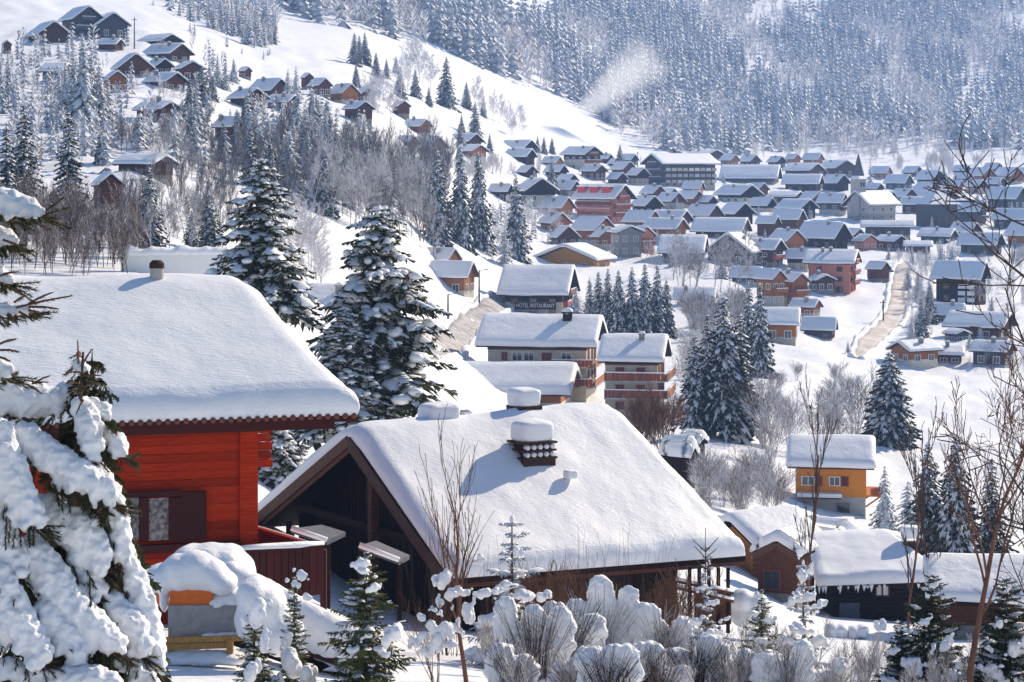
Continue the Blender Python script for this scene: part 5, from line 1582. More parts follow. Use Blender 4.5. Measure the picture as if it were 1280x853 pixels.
# ------------------------------------------------------------------ fence right of it
t = thing('rail_fence', 'dark board fence with snowy rails at the right end of the middle chalet', 'fence', P(890, 780, 74))
for k in range(5):
    p = P(862 + 12 * k, 784, 74 + k * .4); mb = MB(); mb.box((p.x, p.y, p.z + .9), (.12, .12, 2.2)); wb(mb, 'post', 'dark_wood', t)
board_run(t, P(868, 742, 75), P(914, 740, 76), 1.1, 0.21, 'brown_wood')
for y0, y1 in ((727, 742), (735, 752)):
    mb = MB(); a, c = P(846, y0, 74), P(916, y1, 75.5); mb.beam(a, c, .1, .1); o = wb(mb, 'rail', 'brown_wood', t)
    mb = MB(); mb.tube([a + Vector((0, 0, .08)), c + Vector((0, 0, .08))], [.07, .07], 6); wb(mb, 'rail_snow', 'snow_soft', t, o, True)

# ------------------------------------------------------------------ cabins, lower right
i_ = house(884, 950, 1042, 641, 693, 742, 'logs', 'rear log cabin with red gable right of the middle chalet', flag='L', kind='chalet', d=116, chim=0, balc=False, wins=False, snow=0.55, kappa=0.8)
t = i_['t']
lm = MB(); lm.tube([(-.3, 0, 0), (.3, 0, 0)], [.13, .13], 8); lme = lm.mesh('log_end', 'warm_wood')
for k in range(9):
    link('log_end', lme, t, (-i_['Lw'] / 2 - .2, -i_['Ww'] / 2 + .1, 0.15 + .27 * k))
i_ = house(944, 1001, 1026, 667, 699, 765, 'brown', 'small gabled cabin wing with brown bargeboards beside the snowy patio', flag='L', kind='chalet', d=109, chim=0, balc=False, wins=False, snow=0.5, kappa=0.9)
t = i_['t']
mb = MB()
for s in (-1, 1):
    mb.beam((-i_['L'] / 2 - .03, s * i_['W'] / 2, i_['H'] - .05), (-i_['L'] / 2 - .03, 0, i_['H'] + i_['W'] / 2 * i_['pit'] - .05), .06, .3)
wbm = mb.build('bargeboard', 'barge_wood', t)
add_window(t, -i_['Lw'] / 2 - .07, 0.3, i_['H'] * .55, R(-90), 0.9, 1.0)
house(1000, 1050, 1078, 668, 697, 710, 'brown', 'half buried roof heaped with sunlit snow behind the right cabin', flag='R', kind='shed', d=140, chim=0, balc=False, wins=False, snow=0.8)
house(826, 862, 873, 553, 577, 598, 'dark', 'small snow covered shed at the far right end of the big roof', kind='shed', d=165, chim=0, wins=False, snow=0.9)
house(850, 874, 884, 545, 560, 578, 'dark', 'second small snow covered shed behind the first at the big roof', kind='shed', d=178, chim=0, wins=False, snow=0.7)
t = thing('log_cabin', 'dark log cabin under a hipped snow roof beside the patio, lower right', 'chalet', (20, 113, G(1100, 112).z)); CAB = t
A3, B3, C3, D3 = P(1010, 676, 117.5), P(1108, 672, 117.5), P(1187, 727, 112), P(1021, 733, 112)
A32 = A3 + (A3 - D3); A32.z = D3.z; B32 = B3 + (B3 - C3) ; B32.x = C3.x + .3; B32.z = C3.z
deck(t, 'roof', A3, B3, C3, D3, A32, B32, 0.14, 'dark_wood')
near_roof(t, 'roof_snow', A3, B3, C3, D3, A32, B32, 0.55, nu=60, nv=22, edge=0.5, eave=0.35, over=0.10, seed=11, wave=.1)
mb = MB(); mb.add([C3, B3, B32, C3 - Vector((0, 0, .05)), B32 - Vector((0, 0, .05))], [(0, 2, 1), (0, 3, 4, 2)])
a, c = D3 + Vector((.9, .9, 0)), C3 + Vector((-.6, .9, 0))
zb3 = G(1100, 112).z - 1
lb = MB(); lb.tube([(0, 0, 0), ((c - a).x, 0, 0)], [.125, .125], 8); lbm = lb.mesh('log', 'dark_wood', True)
for k in range(14):
    link('log', lbm, t, Vector((a.x, a.y, D3.z + .05 - .24 * k)) - t.location)
mb = MB(); m_ = (a + c) / 2; mb.box((m_.x, m_.y + 3.2, (zb3 + D3.z) / 2 + .3), ((c - a).x, 6.2, D3.z - zb3 + .6)); wb(mb, 'wall', 'dark_wood', t)
mb = MB(); mb.box((c.x + .02, c.y - .05, D3.z - 1.4), (.3, .3, 3.2)); wb(mb, 'corner_post', 'deep_red_wood', t)
w0 = P(1103, 737, a.y - .16); mb = MB()
for x in (-.33, 0, .33): mb.box(w0 + Vector((x, 0, 0)), (.07, .08, .66))
for z in (-.33, .33): mb.box(w0 + Vector((0, 0, z)), (.73, .09, .07))
o = wb(mb, 'window', 'brown_wood', t); mb = MB(); mb.box(w0 + Vector((0, .03, 0)), (.62, .03, .6)); wb(mb, 'pane', 'white_paint', t, o)
w0 = P(1062, 765, a.y - .16); mb = MB(); mb.box(w0, (1.0, .06, .9)); wb(mb, 'shutter', 'slate', t)
# snow lumps and short icicles hanging from the eave
rng = random.Random(4); im = MB(); im.tube([(0, 0, .1), (0, 0, 0), (0, 0, -.28)], [.06, .05, .006], 6); ime = im.mesh('icicle', 'snow_soft', True)
for k in range(26):
    f = rng.random(); p = D3.lerp(C3, f); link('icicle', ime, t, p + Vector((0, -.03, -.10)) - t.location, None, (rng.uniform(.8, 2), rng.uniform(.8, 1.5), rng.uniform(.4, 1.2)))
q = P(1140, 694, 115.5); mb = MB(); mb.box(q + Vector((0, 0, -.1)), (.8, .7, 1.4)); mb.box(q + Vector((0, 0, .62)), (1.0, .9, .08)); ch = wb(mb, 'chimney', 'rust', t)
for sx in (-1, 1):
    mb = MB(); mb.box(q + Vector((sx * .4, -.3, .8)), (.1, .1, .35)); wb(mb, 'cowl_leg', 'rust', t, ch)
wb(rblock(q + Vector((0, 0, 1.2)), (1.1, 1.0, .62), seed=5), 'snow_cap', 'snow_roof', t, ch, True)

# ------------------------------------------------------------------ garden wall behind the red chalet
t = thing('garden_wall', 'low pale garden wall under a thick snow cap behind the red chalet roof', 'wall', P(215, 345, 150))
a, c = P(152, 336, 147), P(284, 334, 151)
mb = MB(); mb.beam(a, c, .3, 2.2); wb(mb, 'wall', 'white_paint', t)
rows = []
for k in range(40):
    p = a.lerp(c, k / 39); hh = 1.1 + .28 * fbm(Vector((k * .2, 1, 4)))
    rows.append([p + Vector((0, y, z)) for y, z in ((-.34, .85), (-.40, .95 + .1 * hh), (-.22, hh + .22), (0, hh + .3), (.25, hh + .22), (.38, .95))])
mb = MB(); mb.grid(rows); wb(mb, 'snow_cap', 'snow', t, None, True)

# ------------------------------------------------------------------ snow laden spruce, left foreground
def needle_twig(mb, a, b2, ln, rng, dens=26, wv=0.035, curl=0.4):
    """one twig set with needles all round"""
    a = Vector(a); b2 = Vector(b2); d = (b2 - a); L = d.length; d.normalize()
    s = d.cross(Vector((0.1, 0.2, 1)));  s.normalize(); u = s.cross(d)
    n = max(4, int(dens * L / 0.25))
    for k in range(n):
        f = (k + rng.random()) / n; p = a.lerp(b2, f); an = rng.uniform(0, 6.283)
        o = s * math.cos(an) + u * math.sin(an)
        tip = p + (d * 0.75 + o * 0.75) * ln * rng.uniform(.7, 1.2)
        w_ = (d.cross(o)) * wv * 0.16
        mb.add([p - w_, p + w_, tip], [(0, 1, 2)])
    tip = b2 + d * ln
    mb.add([b2 - s * .01, b2 + s * .01, tip], [(0, 1, 2)])

def bough_needles(mbN, mbT, pts, rads, rng, spread=1.0, twig=0.30, dens=22, ln=0.055, down=0.5):
    pts = [Vector(p) for p in pts]
    mbT.tube(pts, [max(.006, .03 - .024 * k / (len(pts) - 1)) for k in range(len(pts))], 5)
    for k in range(len(pts) - 1):
        a, c = pts[k], pts[k + 1]; d = (c - a); L = d.length; d.normalize()
        s = d.cross(Vector((0, 0, 1))); s.normalize()
        n = max(2, int(L / 0.07))
        for q in range(n):
            f = (q + rng.random()) / n; p = a.lerp(c, f); r_ = rads[k] + (rads[k + 1] - rads[k]) * f
            for sd in (-1, 1):
                l = (r_ * 1.15 + twig * 0.35) * spread * rng.uniform(.6, 1.15)
                tip = p + d * l * rng.uniform(.3, .9) + s * sd * l * rng.uniform(.5, 1.0) + Vector((0, 0, -l * down * rng.uniform(.3, 1.3)))
                mbT.tube([p, tip], [.006, .003], 3)
                needle_twig(mbN, p.lerp(tip, .15), tip, ln, rng, dens)
    d = (pts[-1] - pts[-2]).normalized()
    for q in range(5):
        tip = pts[-1] + (d + Vector((rng.gauss(0, .35), rng.gauss(0, .35), rng.gauss(0, .25)))).normalized() * rng.uniform(.16, .34)
        mbT.tube([pts[-1] - d * .05, tip], [.007, .004], 3); needle_twig(mbN, pts[-1], tip, ln, rng, dens)

def laden_spruce(name, label, base, top, boughs, d0, seed, cat='tree', snow_noise=0.05, vox=0.035, inner=0.26):
    """boughs: (list of (px, py), list of radii in px, depth offset in metres)"""
    rng = random.Random(seed)
    t = thing(name, label, cat, base)
    mb = MB(); mb.tube([base, base.lerp(top, .6), top], [.11, .06, .012], 8); wb(mb, 'trunk', 'bark', t)
    if inner:
        _, N_, _ = conifer(seed=seed + 90, whorls=34, per=13, seg=6, rad=inner, droop=.55, snow=0, ragged=.25, finger=4, power=.75)
        hh = top.z - base.z
        N_.v = [(base.x + (top.x - base.x) * z + x * hh, base.y + .25 + y * hh, base.z + z * hh) for x, y, z in N_.v]
        wb(N_, 'needles', 'needle_near', t)
    for pts, rads, off in boughs:
        d = d0 + off; m = d / F
        P3 = []
        n = len(pts)
        for k, (x, y) in enumerate(pts):
            P3.append(P(x, y, d - 0.25 * k / n))
        rr = [r_ * m * .76 for r_ in rads]
        # the bough runs under its snow, from the trunk outwards
        f = (pts[0][1] - 430) / 450.0
        N, T = MB(), MB()
        under = [p - Vector((0, 0, r_ * 0.9)) for p, r_ in zip(P3, rr)]
        start = Vector((base.x + (top.x - base.x) * 0.5, d0 + 0.5, under[0].z + 0.25))
        bough_needles(N, T, [under[0].lerp(start, .5)] + under, [rr[0] * .7] + rr, rng, 1.15, .28, 60, .055, .45)
        o = wb(T, 'bough', 'red_bark', t); wb(N, 'needles', 'needle_near', t, o)
        blob('bough_snow', chain(P3, rr, 0.80, 0.22) + [(q_ + Vector((rng.uniform(-.9, .9) * r_, -rng.uniform(.2, .8) * r_, -rng.uniform(.4, .95) * r_)), (r_ * rng.uniform(.22, .38), r_ * rng.uniform(.22, .38), r_ * rng.uniform(.3, .55))) for p, p_, r_ in zip(P3, P3[1:] + P3[-1:], rr) for q_ in (Vector(p).lerp(Vector(p_), .5 * j / 4) for j in range(5))],
             voxel=vox * .8, noise=snow_noise, nsize=.09, parent=o, root=t, smooth=2)
    return t

laden_spruce('laden_spruce', 'snow laden spruce with heavy white boughs in the left foreground', P(70, 1020, 24.6), P(104, 440, 24.3), [
    ([(98, 452), (106, 462)], [9, 12], 0),
    ([(88, 486), (70, 500), (40, 500), (5, 490)], [16, 26, 32, 30], 0.3),
    ([(100, 505), (112, 530), (116, 556)], [16, 24, 20], -0.1),
    ([(112, 500), (128, 512), (134, 520)], [9, 14, 10], 0.1),
    ([(128, 540), (146, 552), (155, 566)], [12, 17, 9], 0.0),
    ([(30, 545), (60, 570), (95, 590), (128, 608), (140, 622)], [28, 32, 30, 22, 13], -0.3),
    ([(-10, 540), (8, 590), (30, 630), (48, 648)], [34, 36, 27, 16], -0.6),
    ([(110, 570), (135, 610), (148, 650), (152, 690)], [16, 20, 20, 18], 0.15),
    ([(60, 640), (95, 662), (122, 690)], [38, 42, 28], 0.0),
    ([(140, 660), (160, 705), (176, 745), (188, 790), (196, 832)], [16, 20, 22, 22, 16], 0.1),
    ([(40, 690), (60, 720), (85, 755), (120, 785), (146, 805)], [32, 36, 35, 30, 18], -0.4),
    ([(100, 700), (118, 735)], [28, 22], -0.1),
    ([(-5, 720), (14, 765), (36, 798), (54, 816)], [32, 36, 30, 18], -0.8),
    ([(60, 765), (82, 795), (98, 818)], [30, 28, 18], -0.6),
    ([(140, 755), (162, 780), (178, 808)], [28, 30, 20], -0.1),
    ([(150, 815), (172, 838), (190, 858)], [18, 20, 16], -0.2),
    ([(10, 835), (60, 850), (120, 848), (145, 856)], [20, 26, 26, 16], -0.8),
    ([(-15, 640), (0, 680), (20, 700)], [34, 36, 24], -0.5),
], 24.5, 1)
# the shoot at its top and bare shoots sticking out of the snow
t = [o for o in bpy.data.objects if o.name.startswith('laden_spruce')][0]
rng = random.Random(2); T, N = MB(), MB()
for a, b2 in (((98, 455), (97, 428)), ((104, 455), (114, 438)), ((104, 466), (82, 466)), ((104, 470), (126, 470)), ((100, 480), (86, 478)), ((104, 484), (120, 480)), ((103, 492), (88, 490)), ((104, 500), (96, 516)), ((45, 478), (62, 470)), ((40, 480), (60, 478)), ((38, 484), (52, 492)), ((118, 612), (135, 625)), ((122, 640), (140, 622))):
    p, q = P(*a, 24.2), P(*b2, 24.1); T.tube([p, p.lerp(q, .5) + Vector((0, 0, .01)), q], [.012, .010, .007], 5); needle_twig(N, p, q, .035, rng, 10)
o = wb(T, 'shoots', 'red_bark', t); wb(N, 'needles', 'needle_near', t, o)
laden_spruce('laden_spruce', 'branch tips of a second snow laden spruce cut by the left edge', P(-90, 1100, 22.5), P(-80, -60, 22.5), [
    ([(-60, 262), (-20, 250), (12, 252), (34, 258), (50, 264)], [30, 26, 24, 17, 9], 0),
    ([(-40, 285), (-10, 290), (14, 300)], [24, 20, 12], 0.2),
    ([(-40, 330), (-10, 338), (12, 350)], [24, 18, 9], 0.1),
    ([(-40, 375), (0, 385), (38, 388)], [16, 13, 8], 0),
    ([(-50, 440), (-20, 452), (10, 462)], [30, 24, 12], 0.1),
], 22.5, 3, inner=0)
t = [o for o in bpy.data.objects if o.name.startswith('laden_spruce.001')][0]
T, N = MB(), MB()
for a, b2 in (((20, 385), (90, 370)), ((36, 380), (65, 366)), ((36, 384), (72, 386)), ((36, 388), (54, 394)), ((24, 390), (42, 402)), ((18, 378), (32, 370)), ((0, 395), (10, 408)), ((10, 392), (22, 406)), ((4, 300), (32, 312)), ((0, 345), (22, 340)), ((0, 438), (24, 440)), ((0, 430), (20, 424)), ((0, 447), (12, 452))):
    p, q = P(*a, 22.2), P(*b2, 22.1); T.tube([p, p.lerp(q, .5) + Vector((0, 0, .01)), q], [.013, .011, .007], 5); needle_twig(N, p.lerp(q, .1), q, .045, rng, 26)
o = wb(T, 'shoots', 'red_bark', t); wb(N, 'needles', 'needle_near', t, o)

# ------------------------------------------------------------------ the two large spruces behind the roofs
for k, (sd, rad) in enumerate(((401, 0.26), (402, 0.31))):
    tree_kind(('big', k), needle='needle_near', seed=sd, whorls=64, per=9, seg=6, rad=rad * 1.12, droop=0.30, snow=0.80, ragged=0.42, snow_lump=1.8, runs=(1, 1, 2), tips=0.85, finger=4, power=0.62, jit=0.03)
spruce_px(326, 392, 198, ('big', 0), 'large snowy spruce rising at the right end of the red chalet roof', wide=1.12, d=100)
spruce_px(474, 520, 268, ('big', 1), 'largest bushy snowy spruce between the two near roofs', wide=1.05, d=104)
spruce_px(348, 655, 150, ('big', 1), 'snowy drooping spruce glimpsed between red chalet and brown gable', wide=1.0, d=92)
spruce_px(430, 530, 150, ('big', 0), 'lower snowy spruce leaning on the left of the largest one', wide=1.3, d=101)

# ------------------------------------------------------------------ small trees and bushes of the garden
for k, (sd, wh, per, rad, sn) in enumerate(((411, 34, 9, 0.27, .16), (412, 36, 9, 0.16, .18), (413, 13, 8, 0.22, .72))):
    tree_kind(('garden', k), needle='needle_olive' if k < 2 else 'frost_needle', seed=sd, whorls=wh, per=per, seg=6, rad=rad, droop=0.0, snow=sn, ragged=0.4, jit=0.02, snow_lump=1.1, finger=4, power=0.75, bare=0.03)
for k in range(2):
    tree_kind(('yew', k), needle='needle_near', seed=421 + k, whorls=26, per=11, seg=5, rad=0.34, droop=-0.1, snow=0.14, jit=0.03, ragged=0.35, snow_lump=1.2, finger=4, power=0.55, bare=0.03)
def snow_caps(t, items, d, vox=0.028, nm='snow_clump'):
    """lumps of snow caught on a plant: (px, py, rx, rz) in photo pixels"""
    m = d / F
    for x, y, rx, rz in items:
        rg = random.Random(int(x * 7 + y * 3)); parts = []
        sl = rg.choice((-1, 1)) * rg.uniform(.2, .7)
        for q in range(9):
            f = rg.uniform(-1, 1)
            r_ = (1 - .55 * abs(f)) * rg.uniform(.42, .72)
            parts.append((P(x + f * rx * 1.05, y + f * sl * rz + rg.uniform(-.35, .45) * rz, d + rg.uniform(-.5, .5) * rx * m), (rx * m * r_ * .8, rx * m * r_ * .8, rz * m * r_ * .9)))
        blob(nm, parts, voxel=min(vox, rx * m * .16), noise=.035, nsize=.10, root=t, smooth=2)
def unrot(t): t.rotation_euler = (0, 0, 0); return t
t = unrot(spruce_px(458, 868, 185, ('garden', 0), 'yellow green young conifer with snow lumps below the dark gable', wide=1.15, d=41))
snow_caps(t, [(452, 702, 10, 14), (466, 735, 10, 9), (492, 790, 17, 20), (455, 712, 14, 8), (460, 795, 9, 8), (440, 812, 10, 8), (478, 815, 12, 7)], 40.5)
t = unrot(spruce_px(368, 880, 165, ('garden', 1), 'slim green column conifer with a snow cap beside the snowy wall', wide=0.85, d=42))
snow_caps(t, [(376, 718, 10, 9), (366, 730, 9, 8), (382, 745, 8, 7), (358, 800, 8, 10), (372, 828, 24, 28), (345, 850, 12, 25), (388, 848, 12, 20)], 41.4)
t = unrot(spruce_px(318, 890, 140, ('garden', 1), 'low green conifer half buried in snow left of the slim column', wide=1.3, d=41))
snow_caps(t, [(324, 765, 16, 20), (330, 800, 10, 18), (310, 780, 8, 10), (318, 838, 14, 22)], 40.5)
t = unrot(spruce_px(640, 850, 210, ('garden', 2), 'snow crusted grey conifer behind the forked sapling', wide=1.5, d=56))
snow_caps(t, [(648, 690, 7, 9), (625, 735, 14, 10), (660, 742, 18, 10), (612, 775, 18, 12), (648, 790, 24, 14), (678, 745, 12, 9), (600, 820, 18, 16), (632, 832, 20, 16), (668, 815, 14, 20)], 55)
t = unrot(spruce_px(882, 850, 178, ('garden', 2), 'spindly sapling with bare leader before the middle chalet eave', wide=0.7, d=50))
snow_caps(t, [(884, 705, 4, 6), (878, 735, 7, 7), (892, 752, 8, 7), (872, 775, 10, 8), (890, 790, 13, 10), (905, 775, 7, 5)], 49.5)
T = MB()
for a, b2 in (((882, 715), (882, 660)), ((882, 690), (866, 675)), ((882, 690), (898, 672)), ((882, 698), (868, 683)), ((882, 698), (896, 686)), ((882, 712), (870, 700)), ((882, 712), (895, 702))):
    T.tube([P(*a, 49.4), P(*b2, 49.4)], [.014, .008], 4)
wb(T, 'leader', 'twig', t)
t = unrot(spruce_px(952, 850, 118, ('garden', 0), 'small green sapling with snow lumps left of the patio', wide=0.9, d=52))
snow_caps(t, [(950, 745, 6, 7), (942, 768, 9, 6), (962, 775, 9, 6), (950, 800, 12, 8)], 51.5)
t = unrot(spruce_px(1004, 880, 185, ('garden', 2), 'tall snow crusted sapling beside the patio steps', wide=1.0, d=52))
snow_caps(t, [(1004, 718, 8, 12), (1010, 745, 14, 9), (990, 752, 10, 8), (1022, 755, 12, 8), (1000, 785, 16, 10), (1020, 800, 15, 10), (985, 800, 10, 10)], 51.3)
for px, py, h, k, lab, wd in ((1165, 878, 165, 0, 'dark yew bush with snow pads left of the red barked tree', .9), (1126, 882, 110, 1, 'feathery dark bush in the lower right corner left of the yew', .9), (1258, 882, 165, 1, 'dark evergreen bush at the lower right photo edge', 1.0), (1235, 890, 90, 0, 'low evergreen bush right of the red barked trunk', 1.0)):
    t = unrot(spruce_px(px, py, h, ('yew', k), lab, name='yew_bush', wide=wd, d=46)); t['category'] = 'bush'
    snow_caps(t, [(px - 8, py - h * .62, 9, 7), (px + 14, py - h * .45, 14, 15), (px - 16, py - h * .3, 12, 8), (px + 24, py - h * .22, 12, 14), (px + 2, py - h * .88, 5, 6)], 45.3)

# ---- leafless trees
bare_kind(('near', 0), 'red_bark', 'red_bark', seed=501, levels=3, kids=6, spread=0.62, r0=0.0125, min_r=0.0011, seg=7, up=0.28, n=4, first=0.3, ratio=0.58)
bare_kind(('near', 1), 'twig', 'twig', seed=502, levels=3, kids=5, spread=0.7, r0=0.011, min_r=0.0010, seg=7, up=0.15, n=4, first=0.2, ratio=0.60)
bare_kind(('poplar', 0), 'red_bark', 'twig', seed=503, levels=2, kids=7, spread=0.30, r0=0.010, min_r=0.0018, seg=6, up=0.55, n=4, first=0.15, ratio=0.42)
bare_kind(('fork', 0), 'red_bark', 'red_bark', seed=507, levels=2, kids=6, spread=0.5, r0=0.014, min_r=0.0014, seg=6, up=0.5, n=4, first=0.30, ratio=0.72)
bare_kind(('shoots', 0), 'twig', 'twig', seed=509, levels=1, kids=3, spread=0.25, r0=0.0055, min_r=0.0016, seg=5, up=0.5, stems=9)
bare_kind(('shoots', 1), 'brown_twig', 'brown_twig', seed=510, levels=2, kids=4, spread=0.4, r0=0.006, min_r=0.0016, seg=5, up=0.4, stems=9)
bare_px(1212, 880, 470, ('near', 0), 'red barked leafless tree standing in the lower right foreground', d=44, wide=0.75, rz=0.6)
bare_px(1392, 900, 760, ('near', 1), 'leafless tree reaching in from the right photo edge', d=36, wide=0.85, rz=2.3)
bare_px(1322, 880, 420, ('near', 1), 'second smaller leafless tree at the right edge behind the reaching one', d=44, wide=0.7, rz=4.0)
t = bare_px(1005, 800, 345, ('poplar', 0), 'slender upright leafless poplar in front of the orange hut', d=72, wide=0.6)
unrot(t); snow_caps(t, [(1002, 690, 5, 12), (1010, 715, 6, 12), (1000, 740, 9, 10), (1012, 765, 12, 10)], 71.5)
bare_px(1170, 800, 300, ('poplar', 0), 'thin upright leafless tree behind the log cabin chimney', d=95, wide=0.8)
bare_px(1135, 780, 250, ('poplar', 0), 'second thin upright leafless tree behind the log cabin', d=100, wide=0.8)
t = bare_px(585, 862, 275, ('fork', 0), 'forked leafless sapling with snow wedged in its branches', d=47, wide=0.85, rz=1.0)
unrot(t); snow_caps(t, [(552, 722, 12, 18), (572, 740, 16, 14), (585, 765, 12, 22), (604, 742, 14, 10), (556, 755, 10, 16), (600, 700, 8, 10), (570, 785, 10, 12), (622, 738, 8, 6)], 46.6)
for k, (px, h) in enumerate(((548, 200), (562, 215), (615, 150), (700, 130), (680, 120), (740, 160), (770, 165), (820, 150), (655, 140), (850, 120))):
    bare_px(px, 850, h, ('shoots', 0), 'thin dark upright twigs standing before the middle chalet', 'thin twigs before the middle chalet', 'twig_shrub', 'shrub', d=58, wide=0.45)
rng = random.Random(21)
for k in range(20):
    px = rng.uniform(645, 860)
    bare_px(px, 842, rng.uniform(70, 130), ('shoots', 1) if k % 2 else ('thicket', k % 3), 'brown twiggy shrub under the eave of the middle chalet', 'brown shrubs under the eave', 'twig_shrub', 'shrub', d=rng.uniform(58, 64), wide=0.75)
# ---- round shrub wrapped in snow
t = bare_px(545, 858, 98, ('shoots', 1), 'round reddish shrub with a crown of snow beside the sapling', None, 'round_shrub', 'shrub', d=46, wide=0.95)
unrot(t); snow_caps(t, [(545, 764, 9, 7), (538, 782, 15, 13), (555, 790, 13, 14), (524, 798, 13, 13), (562, 806, 10, 10), (545, 806, 12, 16), (530, 815, 8, 8)], 45.5)
# ---- fan shaped shrubs holding tongues of snow
def fan_shrub(px, py, w_, h, d, seed, label):
    rng = random.Random(seed); m = d / F
    b0 = P(px, py, d)
    t = thing('snowy_shrub', label, 'shrub', b0, 0, 'fan shaped shrubs full of snow along the lower edge')
    T = MB()
    n = int(26 + w_ * .35)
    for k in range(n):
        a = rng.uniform(-1, 1); L = h * rng.uniform(.75, 1.18) * m
        tip = b0 + Vector((a * w_ * .62 * m, rng.uniform(-.45, -.05), L))
        mid = b0.lerp(tip, .5) + Vector((rng.gauss(0, .04) - a * .06, rng.gauss(0, .05), .02))
        s0 = b0 + Vector((a * w_ * .22 * m, rng.uniform(-.2, .1), -.1))
        T.tube([s0, mid, tip], [.009, .007, .0045], 3)
        for q in range(2):
            p = s0.lerp(tip, rng.uniform(.4, .85)); T.tube([p, p + Vector((rng.gauss(0, .16), rng.gauss(0, .1), rng.uniform(.08, .3)))], [.006, .004], 3)
    wb(T, 'twigs', ('frost_brown', 'twig', 'frost_twig')[seed % 3], t)
    np_ = max(2, int(w_ / 25))
    for k in range(np_):
        a = (k - (np_ - 1) / 2) / max(1, np_ / 2)
        x = px + a * w_ * .42 + rng.uniform(-5, 5)
        hh = h * rng.uniform(.78, 1.12) * (1 - .22 * abs(a))
        parts = []
        rw = w_ / np_ * rng.uniform(.50, .84)
        lean = a * w_ * .16
        for q in range(9):
            f = q / 8
            parts.append((P(x + lean * f + rng.uniform(-.12, .12) * rw, py - hh * (.08 + .92 * f), d + .16 + .07 * rng.random() + .05 * k), (rw * (.40 + .66 * math.sin(.25 + 2.1 * f)) * m * rng.uniform(.85, 1.1), .15 + .06 * rng.random(), hh * .17 * m)))
        for q in range(5):
            f = rng.uniform(-.8, .8); parts.append((P(x + lean + f * rw, py - hh * (rng.uniform(.80, 1.0) - .18 * f * f), d + .16 + .05 * k), (rw * .26 * m, .10, rw * rng.uniform(.25, .5) * m)))
        blob('snow_tongue', parts, voxel=.030, noise=.06, nsize=.12, root=t, smooth=2)
    # snow heaped at the foot
    blob('foot_snow', [(P(px + rng.uniform(-.4, .4) * w_, py - rng.uniform(0, .12) * h, d + .1), (w_ * .3 * m, .35, h * .16 * m)) for _ in range(4)], voxel=.05, noise=.05, nsize=.3, root=t)
FAN = [(668, 868, 86, 110, 46), (712, 850, 70, 98, 49), (752, 842, 78, 100, 51), (728, 893, 80, 68, 44), (790, 888, 72, 80, 45), (830, 846, 62, 84, 51), (822, 892, 76, 76, 45), (868, 880, 70, 78, 46), (912, 888, 72, 84, 46), (880, 850, 60, 60, 52), (948, 890, 60, 80, 46), (985, 890, 66, 84, 45), (640, 885, 60, 80, 44), (760, 895, 70, 80, 43), (1040, 890, 50, 60, 47)]
LAB = ['tall fan shrub packed with snow at the left end of the row', 'fan shrub with a flat rounded snow tongue below the eave, second from left', 'broad fan shrub under the middle of the eave shadow', 'low front fan shrub at the bottom edge, left of centre', 'front fan shrub with one upright snow tongue, centre right', 'small rear fan shrub beside the dark twigs', 'front fan shrub right of the upright tongue', 'fan shrub below the spindly sapling', 'rounded fan shrub left of the small green sapling', 'rear low fan shrub under the board fence', 'fan shrub directly under the small green sapling', 'fan shrub at the foot of the tall crusted sapling', 'fan shrub below the crusted grey conifer', 'lowest fan shrub cut by the bottom edge', 'last fan shrub at the right end of the row']
for k, ((px, py, w_, h, d), lab) in enumerate(zip(FAN, LAB)):
    fan_shrub(px, py, w_, h, d, 600 + k, lab)
# tangled snow coated scrub along the lower right edge
rng = random.Random(35)
bare_mass('frosted_scrub', 'tangle of frosted twigs filling the gaps along the lower edge', [], 'frost_twig', 740, [(rng.uniform(600, 1285), rng.uniform(42.5, 60), rng.uniform(28, 72)) for _ in range(230)])
# dry leaves and scrub between them
rng = random.Random(33)
for k in range(5):
    bare_px(rng.uniform(640, 1000), 875, rng.uniform(40, 75), ('frost_thicket', k % 2), 'dry frosted scrub between the fan shrubs', 'dry scrub between the fan shrubs', 'scrub_bush', 'shrub', d=rng.uniform(46, 52))
for k in range(8):
    bare_px(rng.uniform(1100, 1285), 850, rng.uniform(40, 90), ('frost', k % 4), 'twiggy frosted bush around the red barked tree', 'twiggy bushes around the red barked tree', 'scrub_bush', 'shrub', d=rng.uniform(52, 62))

# ------------------------------------------------------------------ terrace corner below the red chalet
d = 45.0; m = d / F
def pbox(root, name, mat, px0, px1, py0, py1, dep, thick, parent=None, tilt=0.0):
    a, c = P(px0, py1, dep), P(px1, py0, dep); mb = MB(); q = (a + c) / 2
    mb.box((q.x, q.y + thick / 2, q.z), (c.x - a.x, thick, c.z - a.z), Matrix.Rotation(tilt, 3, 'Y')); return wb(mb, name, mat, root, parent)
t = thing('flower_box', 'bright orange planter box buried under thick snow', 'planter', P(238, 762, d))
pbox(t, 'front_panel', 'planter', 212, 266, 738, 762, d, .06, tilt=-.04); pbox(t, 'side_panel', 'planter', 212, 266, 740, 762, d + .5, .05)
blob('snow_cap', [(P(x, y, d + .25), (rx * m, .5, ry * m)) for x, y, rx, ry in ((205, 722, 26, 18), (225, 716, 26, 24), (245, 713, 28, 26), (262, 718, 24, 22), (278, 728, 20, 16), (206, 742, 6, 24))], voxel=.05, noise=.03, root=t)
t = thing('flower_box', 'narrow orange planter end left of the bigger orange planter', 'planter', P(194, 756, d))
pbox(t, 'front_panel', 'planter', 188, 201, 743, 757, d + .1, .06)
blob('snow_cap', [(P(x, y, d + .3), (rx * m, .4, ry * m)) for x, y, rx, ry in ((184, 726, 18, 18), (196, 728, 14, 14))], voxel=.05, noise=.03, root=t)
t = thing('garden_trough', 'weathered grey concrete trough under the orange planter', 'trough', P(255, 800, d))
